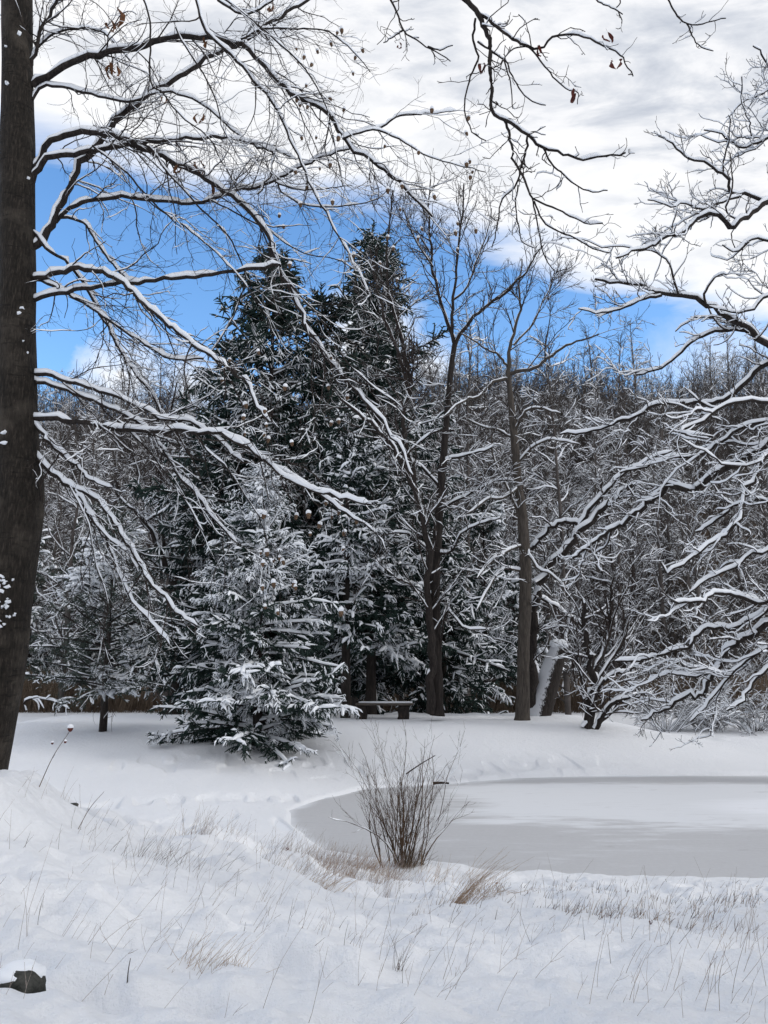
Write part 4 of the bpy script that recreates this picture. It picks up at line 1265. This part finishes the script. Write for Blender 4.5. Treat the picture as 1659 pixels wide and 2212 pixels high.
# snow-clumped evergreens behind
for i, (px, Y, H, RB, lab) in enumerate([
        (95, 47, 10.5, 3.0, 'grey-green evergreen with big snow clumps, partly behind the large left trunk'),
        (205, 48, 12.0, 3.2, 'grey-green evergreen with snow clumps, directly behind the small pine'),
        (310, 47.5, 9.0, 2.6, 'low evergreen with snow tufts between the small pine and the forked tree'),
        (450, 40, 11.5, 3.0, 'snowy evergreen filling the gap left of the spruce'),
        (1040, 41.5, 11.5, 3.4, 'snow-clumped evergreen between the twin trunks and the grey trunk'),
        (1100, 47, 9.0, 3.0, 'low snow-clumped evergreen just behind the grey trunk'),
        (700, 38, 13.0, 3.6, 'snow-clumped evergreen behind the tall hemlocks, right of the spruce')]):
    conifer('snowy_evergreen', on(px, Y), lab, 'tree', H, RB, 90 + i, nb=110, h0=.13, trunk_r=.15, down=-2, per1=6.5, len1=(.4, 1.1), per2=10, len2=(.16, .36), mat=NEEDLE_SOFT if px < 400 else NEEDLE,
            fr=(.03, .026), snow1=None, snow2=dict(h=.12, wf=2.6, wmin=.08, gap=.54, freq=.6, steep=.1), snow3=dict(h=.04, wf=1.4, wmin=.03, gap=.54, freq=1.0, steep=.1), shape=.55, zf1=.5)

# ------------------------------------------------------------------ wood on the hillside
BG_lv = [dict(s=dict(per=3.2, ang=(42, 12), length=(1.2, 3.8), tr=(.05, 1), zf=.8, bias=(0, 0, .1), rr=.45, rmin=.03, rmax=.06, shorten=.35), g=dict(n=7, wob=.20, trop=(0, 0, .01), tip=.5)),
         dict(s=dict(per=3.0, ang=(48, 12), length=(.6, 1.8), tr=(.12, 1), zf=.7, rr=.55, rmin=.018, rmax=.026), g=dict(n=4, wob=.20, trop=(0, 0, .0), tip=.6)),
         dict(s=dict(per=2.6, ang=(40, 12), length=(.3, .8), tr=(.15, 1), rr=.7, rmin=.012, rmax=.016), g=dict(n=2, wob=.15, trop=(0, 0, .0), tip=.7))]
BG_sn = [None, dict(h=.055, wf=1.1, wmin=.04, gap=.44, freq=.6, steep=.3), dict(h=.035, wf=1.1, wmin=.025, gap=.47, freq=.9, steep=.35), dict(h=.024, wf=1.1, wmin=.018, gap=.52, freq=1, steep=.35)]


def wood_tree(seed, H, snowy):
    rng = np.random.default_rng(seed)
    z = np.linspace(0, 1, 12)
    wig = np.cumsum(rng.normal(0, .10, (12, 2)), 0) * z[:, None]
    P = np.c_[wig, z * H - .6][None]
    R = (.16 * (1 - z) ** .9 + .02)[None]
    root = bpy.data.objects.new('woodland_tree', None)
    col.objects.link(root)
    v, f = tube(P, R, 6)
    t_ = mk('trunk', [(v, f, 0)], [TWIG_HAZED])
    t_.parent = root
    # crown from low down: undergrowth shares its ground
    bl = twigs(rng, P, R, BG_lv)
    c_ = mk('crown', [(*tube(p, r, 3), 0) for p, r in bl], [TWIG_HAZED])
    c_.parent = root
    ch = [t_, c_]
    if snowy:
        sn = []
        for (p, r), s in zip(bl, BG_sn[1:]):
            if s:
                vv, ff = snowcap(p, r, seed=seed, **s)
                if len(ff):
                    sn.append((vv, ff, 0))
        s_ = mk('snow_cover', sn, [CAP])
        s_.parent = root
        ch.append(s_)
    return root, ch


for (px, Y, H, sd_, lab) in ((868, 37, 21.5, 301, 'tall fine-twigged bare tree behind the tallest evergreen'), (1205, 40, 20, 302, 'tall fine-twigged bare tree behind the grey trunk'),
                            (385, 40, 17, 303, 'bare fine-twigged tree behind the forked tree'), (770, 39, 21, 304, 'bare tree between the two tallest evergreens'),
                            (1000, 39, 20, 305, 'fine-twigged bare tree standing behind the twin-trunk tree'), (170, 42, 15.5, 306, 'bare tree just behind the small pine'),
                            (1330, 41, 15, 307, 'bare tree behind the multi-stemmed dark tree'), (1490, 42, 14, 308, 'bare tree behind the lowest limbs of the right tree')):
    root, _ = wood_tree(sd_, H, True)
    root.name = 'bare_tree'
    b = on(px, Y)
    root.location = b
    tag(root, lab, 'tree')

rng = np.random.default_rng(99)
protos = [wood_tree(200 + i, h, sn) for i, (h, sn) in enumerate([(13, True), (11, True), (14.5, True), (12, True), (14, False), (12.5, False)])]
spots = []
for row, (Y, step) in enumerate([(51.5, 1.9), (54.5, 2.1), (58, 2.2), (62, 2.5), (67, 2.8), (73, 3.1), (80, 3.5), (88, 3.9), (96, 4.3)]):
    hw = Y * .53
    for x in np.arange(-hw, hw, step):
        spots.append((x + rng.uniform(-1, 1) * step * .4, Y + rng.uniform(-1, 1) * 1.6, row))
print('woodland trees', len(spots))
depth_w = ['in the first rows behind the reeds', 'low on the hillside', 'halfway up the hillside', 'high on the hillside', 'near the skyline']
used = [False] * len(protos)
for (x, y, row) in spots:
    k = int(rng.integers(0, 4)) if row < 5 else int(rng.integers(2, 6))
    root, ch = protos[k]
    if used[k]:
        r2 = root.copy()
        col.objects.link(r2)
        for c in ch:
            c2 = c.copy()
            col.objects.link(c2)
            c2.parent = r2
        root = r2
    used[k] = True
    root.location = (x, y, float(hillz(np.array(x), np.array(y))))
    sc = rng.uniform(.7, 1.18)
    root.scale = (sc, sc, sc)
    root.rotation_euler = (0, 0, rng.uniform(0, 6.28))
    tag(root, 'bare grey woodland tree, ' + depth_w[min(row // 2, 4)], 'tree', 'bare trees of the hillside wood, ' + depth_w[min(row // 2, 4)])
print('used', used)

# brush under the trees, uncountable
rng = np.random.default_rng(123)
n = 8000
bx = rng.uniform(-45, 45, n)
by = 49.8 + rng.uniform(0, 1, n) ** 1.4 * 30
P0 = np.stack([bx, by, hillz(bx, by)], -1)
D = np.stack([rng.normal(0, .6, n), rng.normal(0, .5, n), np.ones(n)], -1)
P, R = grow(rng, P0, D, rng.uniform(1.4, 4.2, n), rng.uniform(.012, .03, n), n=5, wob=.16, trop=(0, 0, -.03), tip=.5)
a = spawn(rng, P, R, per=2.0, ang=(45, 14), length=(.4, 1.2), tr=(.2, 1), rr=.7, rmin=.014, rmax=.02)
B2 = grow(rng, *a, n=3, wob=.15, tip=.6)
sn = [(*snowcap(P, R, .05, 1.4, .03, .42, 1.0, 3, .3), 1), (*snowcap(*B2, .035, 1.2, .024, .5, 1.2, 4, .3), 1)]
o = mk('underbrush', [(*tube(P, R, 3), 0), (*tube(*B2, 3), 0)] + sn, [TWIG_HAZED, CAP])
tag(o, 'tangled snow-dusted brush filling the wood behind the meadow', kind='stuff')
# the far top of the wood, one mass of bare stems
n = 6200
by = rng.uniform(74, 112, n)
bx = rng.uniform(-.56, .56, n) * by
P0 = np.stack([bx, by, hillz(bx, by)], -1)
D = np.stack([rng.normal(0, .14, n), rng.normal(0, .14, n), np.ones(n)], -1)
P, R = grow(rng, P0, D, rng.uniform(4, 11, n) * (.55 + .8 * vn2(bx, by, .12, .12, 0, 55)), rng.uniform(.03, .08, n), n=6, wob=.13, trop=(0, 0, .03), tip=.25)
a = spawn(rng, P, R, per=2.6, ang=(42, 14), length=(.6, 2.6), tr=(.2, 1), bias=(0, 0, .2), rr=.5, rmin=.024, rmax=.035)
B2 = grow(rng, *a, n=3, wob=.14, trop=(0, 0, .06), tip=.5)
sn = [(*snowcap(*B2, .05, 1.2, .035, .55, .8, 4, .35), 1)]
tag(mk('distant_wood', [(*tube(P, R, 3), 0), (*tube(*B2, 3), 0)] + sn, [TWIG_HAZED, CAP]), 'far bare wood covering the upper hillside up to the skyline', kind='stuff')

# reeds along the far shore
n = 22000
rx = rng.uniform(-30, 32, n)
ry = 42.0 + rng.uniform(0, 1, n) * 5.0
hh = rng.uniform(.3, 2.0, n) ** 1.0 * (0.35 + 1.2 * vn2(rx, ry, .12, .12, 0, 8))
P0 = np.stack([rx, ry, ground(rx, ry) - .05], -1)
D = np.stack([rng.normal(0, .22, n), rng.normal(0, .2, n), np.ones(n)], -1)
P, R = grow(rng, P0, D, hh, np.full(n, .016), n=3, wob=.10, trop=(.03, 0, -.03), tip=.7)
tag(mk('reeds', [(*tube(P, R, 3), 0)], [REED]), 'band of tan dry reeds at the foot of the wood', kind='stuff')

# fallen snowy branch on the far meadow, left
fy = 40.0
fp = [pt(55, 1535, fy), pt(52, 1518, fy), pt(68, 1509, fy), pt(95, 1511, fy), pt(120, 1516, fy), pt(150, 1532, fy - .5)]
fb = empty('fallen_branch', (fp[2][0], fy, gz(fp[2][0], fy)), 'fallen branch arched over the far snow at the left, white with snow', 'branch')
c = catmull([(*p, .07 - .008 * i) for i, p in enumerate(fp)], 18)
rng = np.random.default_rng(8)
P, R = c[None, :, :3], c[None, :, 3]
bl = [(P, R)] + twigs(rng, P, R, [dict(s=dict(per=3, ang=(50, 10), length=(.4, 1.4), bias=(0, 0, -.3), rr=.6, rmin=.02, rmax=.03), g=dict(n=4, wob=.15, trop=(0, 0, -.1), tip=.6))])
mk('wood', [(*tube(p, r, 5), 0) for p, r in bl], [TWIG], fb)
mk('snow_cover', [(*snowcap(p, r, .08, 1.3, .03, .2, 1.5, 2), 0) for p, r in bl], [CAP], fb)

# ------------------------------------------------------------------ bench
YB = 26.3
x0, x1 = pt(768, 1520, YB)[0], pt(893, 1520, YB)[0]
gb = gz((x0 + x1) / 2, YB)
bench = empty('bench', ((x0 + x1) / 2, YB, gb), 'rustic backless bench of a thick plank on two stout legs, under the dark evergreens', 'bench')


def slab(cx, cy, cz, sx, sy, sz, taper=1.0, n=8, rag=.01, seed=1):
    """box with slightly uneven faces; taper scales the bottom"""
    r = np.random.default_rng(seed)
    prof = []
    for k, z in enumerate(np.linspace(0, 1, n)):
        s = taper + (1 - taper) * z
        if k in (0, n - 1):
            s *= .93
        ring = []
        for (u, v_) in [(-1, -.8), (-.8, -1), (0, -1.02), (.8, -1), (1, -.8), (1, .8), (.8, 1), (0, 1.02), (-.8, 1), (-1, .8)]:
            ring.append((cx + u * sx / 2 * s + r.normal(0, rag), cy + v_ * sy / 2 * s + r.normal(0, rag), cz - sz / 2 + sz * z))
        prof.append(ring)
    V = np.array(prof)
    V = np.concatenate([np.repeat(V[:1].mean(1, keepdims=True), 10, 1), V, np.repeat(V[-1:].mean(1, keepdims=True), 10, 1)], 0)
    m, s = V.shape[:2]
    b = np.arange(m - 1)[:, None] * s
    j = np.arange(s)[None]
    j2 = (j + 1) % s
    Fq = np.stack(np.broadcast_arrays(b + j, b + j2, b + s + j2, b + s + j), -1).reshape(-1, 4)
    return V.reshape(-1, 3), Fq


L_ = x1 - x0
top_z = gb + .50
mk('seat', [(*slab((x0 + x1) / 2, YB, top_z - .035, L_, .42, .07, rag=.006), 0)], [WOOD], bench)
for k, (a_, w_) in enumerate(((.08, .30), (.80, .34))):
    mk('leg', [(*slab(x0 + L_ * a_ + .05, YB, gb + .19, w_, .36, .48, 1.15, seed=4 + k, rag=.012), 0)], [BARK], bench)
mk('snow_cover', [(*slab((x0 + x1) / 2 + .03, YB + .04, top_z + .02, L_ * .92, .32, .045, 1.02, rag=.008, seed=9), 0)], [CAP], bench)


# ------------------------------------------------------------------ foreground details
def rock(name, base, r, label, seed, squash=(1, .8, .6)):
    n, m = 26, 18
    th = np.linspace(0, 2 * math.pi, n, endpoint=False)
    ph = np.linspace(0.02, math.pi - .02, m)
    V = np.stack([np.sin(ph)[:, None] * np.cos(th), np.sin(ph)[:, None] * np.sin(th), np.repeat(np.cos(ph)[:, None], n, 1)], -1)
    q = np.floor(V * 2.2 + .5) / 2.2
    V = V * .72 + q * .28
    V = V * (0.75 + .6 * vnoise(V + seed, 1.6, seed)[..., None])
    V = V * np.array(squash) * r
    b = np.arange(m - 1)[:, None] * n
    j = np.arange(n)[None]
    j2 = (j + 1) % n
    Fq = np.stack(np.broadcast_arrays(b + j, b + j2, b + n + j2, b + n + j), -1).reshape(-1, 4)
    o = mk(name, [(V.reshape(-1, 3), Fq[:, ::-1], 0)], [ROCK])
    o.location = [float(x) for x in base]
    tag(o, label, 'rock')
    return o


h = hit(45, 2140, 2.5, 6)
r1 = rock('rock', (h[0], h[1] + .03, h[2] + .0), .088, 'dark mossy rock poking out of the snow in the bottom left corner', 3, (1, .8, .85))
V, f = r1.data, None
co = np.zeros(len(V.vertices) * 3, np.float32)
V.vertices.foreach_get('co', co)
co = co.reshape(-1, 3)
th = np.linspace(0, 1, 26, endpoint=False)
cap = co * [1.10, 1.15, .75] + np.array([-.030, .035, .030]) + (vnoise(co, 18, 4) - .5)[:, None] * .012
qf = np.zeros(len(V.loops), np.int32)
V.loops.foreach_get('vertex_index', qf)
sc_ = mk('snow_cap', [(cap, qf.reshape(-1, 4), 0)], [CAP])
sc_.parent = r1
h = hit(165, 1752, 6.2, 9)
print('ROCK', h)
rock('rock', (h[0] - .05, h[1] + .05, h[2] - .0), .04, 'small sliver of dark rock showing under the drift edge near the left trunk', 5, (1, .8, .5))

# single stalks that can be picked out
def stalk(name, px, py, tipx, tipy, Ys, label, cat, r=.0035, heads=(), side=3, seed=0, mat=SHRUB, group=None, y0=3, y1=14):
    b = hit(px, py, y0, y1) if Ys is None else np.array(pt(px, py, Ys))
    e_ = pt(tipx, tipy, b[1] + .1)
    rng = np.random.default_rng(seed)
    root = empty(name, b, label, cat, group)
    mid = (b + e_) / 2 + np.array([-.02, 0, .03]) * np.linalg.norm(e_ - b)
    c = catmull([(*(b - [0, 0, .04]), r), (*mid, r * .8), (*e_, r * .5)], 12)
    P, R = c[None, :, :3], c[None, :, 3]
    bl = [(P, R)]
    if side:
        a = spawn(rng, P, R, per=side, ang=(35, 10), length=(.05, .16), tr=(.3, .95), rr=.6, rmin=.0015, rmax=.002)
        bl.append(grow(rng, *a, n=3, wob=.1, trop=(0, 0, .08), tip=.5))
    mk('stem', [(*tube(p, q, 4), 0) for p, q in bl], [mat], root)
    for (hx, hy, hs) in heads:
        hp = pt(hx, hy, b[1] + .1)
        v, f = lathe([(.001, -.018), (.010, -.014), (.017, 0), (.012, .008), (.001, .01)], 10)
        o = mk('seed_head', [(v * hs + hp, f, 0)], [RLEAF], root)
        v, f = lathe([(.010, .002), (.018, .006), (.017, .016), (.008, .024), (.001, .026)], 10)
        s_ = mk('snow_cap', [(v * hs + hp, f, 0)], [CAP])
        s_.parent = o
    return root


stalk('seed_stalk', 82, 1695, 152, 1578, None, 'tall leaning stalk with a snow-capped seed head on the drift beside the left trunk', 'plant', .005, [(152, 1574, 1.7), (141, 1602, .9), (113, 1605, .8)], 5, 1, SHRUB, y0=6)
stalk('dry_stalk', 165, 2002 - 210, 225, 2002 - 292, None, 'short dark leaning stalk on the drift slope below the half-buried rock', 'plant', .004, side=2, seed=2)
stalk('dry_stalk', 274, 2130, 282, 2070, None, 'single dark upright twig in the snow right of the corner rock', 'plant', .0035, side=0, seed=3, mat=TWIG)
# stick lodged in the bush, stick on the ice
for (a0, a1, Y, r, lab) in (((877, 1672), (940, 1632), bb[1] - .05, .010, 'dark broken stick lodged across the upper part of the bare bush'),
                            ((935, 1692), (970, 1692), 18.9, .035, 'dark stick lying at the far edge of the pond ice, right of the bush')):
    p, q = pt(*a0, Y), pt(*a1, Y)
    P = catmull([p, (p + q) / 2 + [0, 0, .01], q], 8)[None]
    o = mk('stick', [(*tube(P, np.linspace(r, r * .6, 8)[None], 6, .3), 0)], [TWIG])
    tag(o, lab, 'stick')


def tuft(px, py, n, L, lab, seed, mat=GRASS, lean=(.55, 0, 0), spread=.5, foot=.1, name='grass_tuft', y1=14, r=.0016, group=None, droop=-.06):
    rng = np.random.default_rng(seed)
    b = hit(px, py, 3, y1)
    root = empty(name, b, lab, 'grass tuft', group)
    P0 = b[None] + rng.normal(0, foot, (n, 3)) * [1, .6, 0]
    P0[:, 2] = ground(P0[:, 0], P0[:, 1]) - .02
    D = np.stack([rng.normal(0, spread, n), rng.normal(0, spread, n), np.ones(n)], -1) + np.array(lean)
    P, R = grow(rng, P0, D, L * rng.uniform(.35, 1.05, n), np.full(n, r) * rng.uniform(.7, 1.2, n), n=6, wob=.05, trop=(.03, 0, droop), tip=.35)
    mk('blades', [(*tube(P, R, 3), 0)], [mat], root)
    return root


tuft(985, 1960, 60, .75, 'bent tan grass tuft right of the bare bush, blades swept to the right', 1, lean=(.95, 0, .2), spread=.16, foot=.07, r=.0021)
tuft(1045, 1945, 90, .32, 'low matted tan grass clump in the snow beside a dark leaf', 2, lean=(.8, 0, -.3), spread=.8, foot=.11, r=.002)
tuft(880, 1872, 150, .42, 'rusty brown grass at the foot of the bare bush', 3, lean=(.25, 0, 0), spread=.28, foot=.12, mat=REED, r=.0028)
tuft(430, 2085, 46, .24, 'pale grass tuft pushing through the snow in the middle foreground', 4, lean=(.45, 0, 0), spread=.4, foot=.09, r=.0012)
tuft(500, 2110, 34, .14, 'low pale grass wisps right of the middle foreground tuft', 5, lean=(.4, 0, 0), spread=.6, foot=.08, r=.0012)
tuft(690, 1905, 60, .38, 'reddish grass leaning right on the bank left of the bush', 6, lean=(.8, 0, 0), spread=.35, foot=.14, r=.002)
tuft(800, 1885, 90, .34, 'rusty grass tuft in the snow just left of the bush foot', 7, lean=(.5, 0, 0), spread=.4, foot=.2, r=.002)
tuft(860, 2095, 16, .22, 'sparse upright brown sprig in the foreground, below the bush', 8, lean=(.05, 0, 0), spread=.22, foot=.015, r=.0013, mat=SHRUB)
tuft(350, 1860, 40, .30, 'thin grey-brown stems along the bank crest at left', 9, lean=(.5, 0, 0), spread=.4, foot=.25, r=.0017, mat=SHRUB)

# fine stems scattered over the bank: uncountable
rng = np.random.default_rng(77)
X, Yv, Ln, Rr, kind = [], [], [], [], []


def scatter(n, x0, x1, y0, y1, L, r, k):
    """n stems in a patch of the bank, metres"""
    X.append(rng.uniform(x0, x1, n))
    Yv.append(rng.uniform(y0, y1, n))
    Ln.append(rng.uniform(L[0], L[1], n))
    Rr.append(np.full(n, r))
    kind.append(np.full(n, k))


scatter(420, -2.6, 2.8, 3.4, 7.5, (.06, .26), .0011, 0)
scatter(900, -2.4, 0.2, 9.2, 11.9, (.12, .42), .0018, 0)
scatter(150, -2.4, 0.2, 9.2, 11.9, (.12, .42), .0018, 1)
scatter(230, -1.0, 1.2, 9.6, 11.7, (.10, .38), .0020, 1)
scatter(700, 0.2, 4.6, 6.6, 9.8, (.03, .11), .0026, 0)
scatter(260, 1.6, 4.6, 6.0, 8.2, (.04, .13), .0026, 1)
scatter(110, 0.3, 3.8, 3.6, 9.0, (.2, .5), .0016, 0)
scatter(120, -2.2, 3.0, 3.6, 8.0, (.25, .5), .0013, 0)
scatter(260, -3.4, 3.4, 3.8, 9.0, (.04, .15), .0014, 0)
scatter(260, 0.4, 4.8, 7.0, 10.4, (.03, .10), .0030, 2)
scatter(500, 1.0, 4.6, 6.2, 9.0, (.05, .16), .0022, 2)
scatter(160, -3.2, 2.0, 4.5, 9.5, (.06, .22), .0016, 2)
scatter(70, -3.8, -1.5, 4.5, 8.5, (.12, .38), .0016, 0)
X, Yv, Ln, Rr, kind = map(np.concatenate, (X, Yv, Ln, Rr, kind))
cl = vn2(X, Yv, 1.7, 1.7, 0, 41)
keep = (rng.uniform(0, 1, len(X)) < sstep(.30, .62, cl) + .12) & (ground(X, Yv) > .04)
X, Yv, Ln, Rr, kind = X[keep], Yv[keep], Ln[keep], Rr[keep], kind[keep]
n = len(X)
P0 = np.stack([X, Yv, ground(X, Yv) - .02], -1)
D = np.stack([rng.normal(.35, .35, n), rng.normal(0, .25, n), np.ones(n)], -1)
P, R = grow(rng, P0, D, Ln, Rr, n=5, wob=.06, trop=(.03, 0, -.02), tip=.45)
parts = []
for k in (0, 1, 2):
    m = kind == k
    parts.append((*tube(P[m], R[m], 3), k))
    a = spawn(rng, P[m], R[m], per=5, ang=(30, 8), length=(.03, .12), tr=(.3, .95), rr=.7, rmin=.0009, rmax=.0014)
    parts.append((*tube(*grow(rng, *a, n=2, wob=.06, trop=(0, 0, .05), tip=.6), 3), k))
tag(mk('dry_grass', parts, [GRASS_GREY, GRASS, SHRUB]), 'thin dry grass stems and weeds poking through the foreground snow', kind='stuff')

# dark leaves lying on the snow
leafspots = [(1078, 1918, .55, 'dark red curled leaf upright on the snow beside the matted tan grass'),
             (622, 1865, .35, 'small reddish leaf caught in stems on the bank left of the bush'),
             (1405, 2015, .30, 'small brown leaf on the snow in the right foreground'),
             (1315, 1978, .28, 'tiny dark leaf on the snow below the pond shore, centre right'),
             (1265, 1975, .22, 'tiny leaf speck in the trampled-looking snow right of the tan grass')]
for i, (px, py, sc, lab) in enumerate(leafspots):
    h = hit(px, py, 3, 14)
    o = leaf_mesh('fallen_leaf', RLEAF, 300 + i)
    o.location = (h[0], h[1], h[2] + .10 * sc)
    o.scale = (sc, sc, sc)
    o.rotation_euler = (.3, .8, i)
    tag(o, lab, 'leaf')
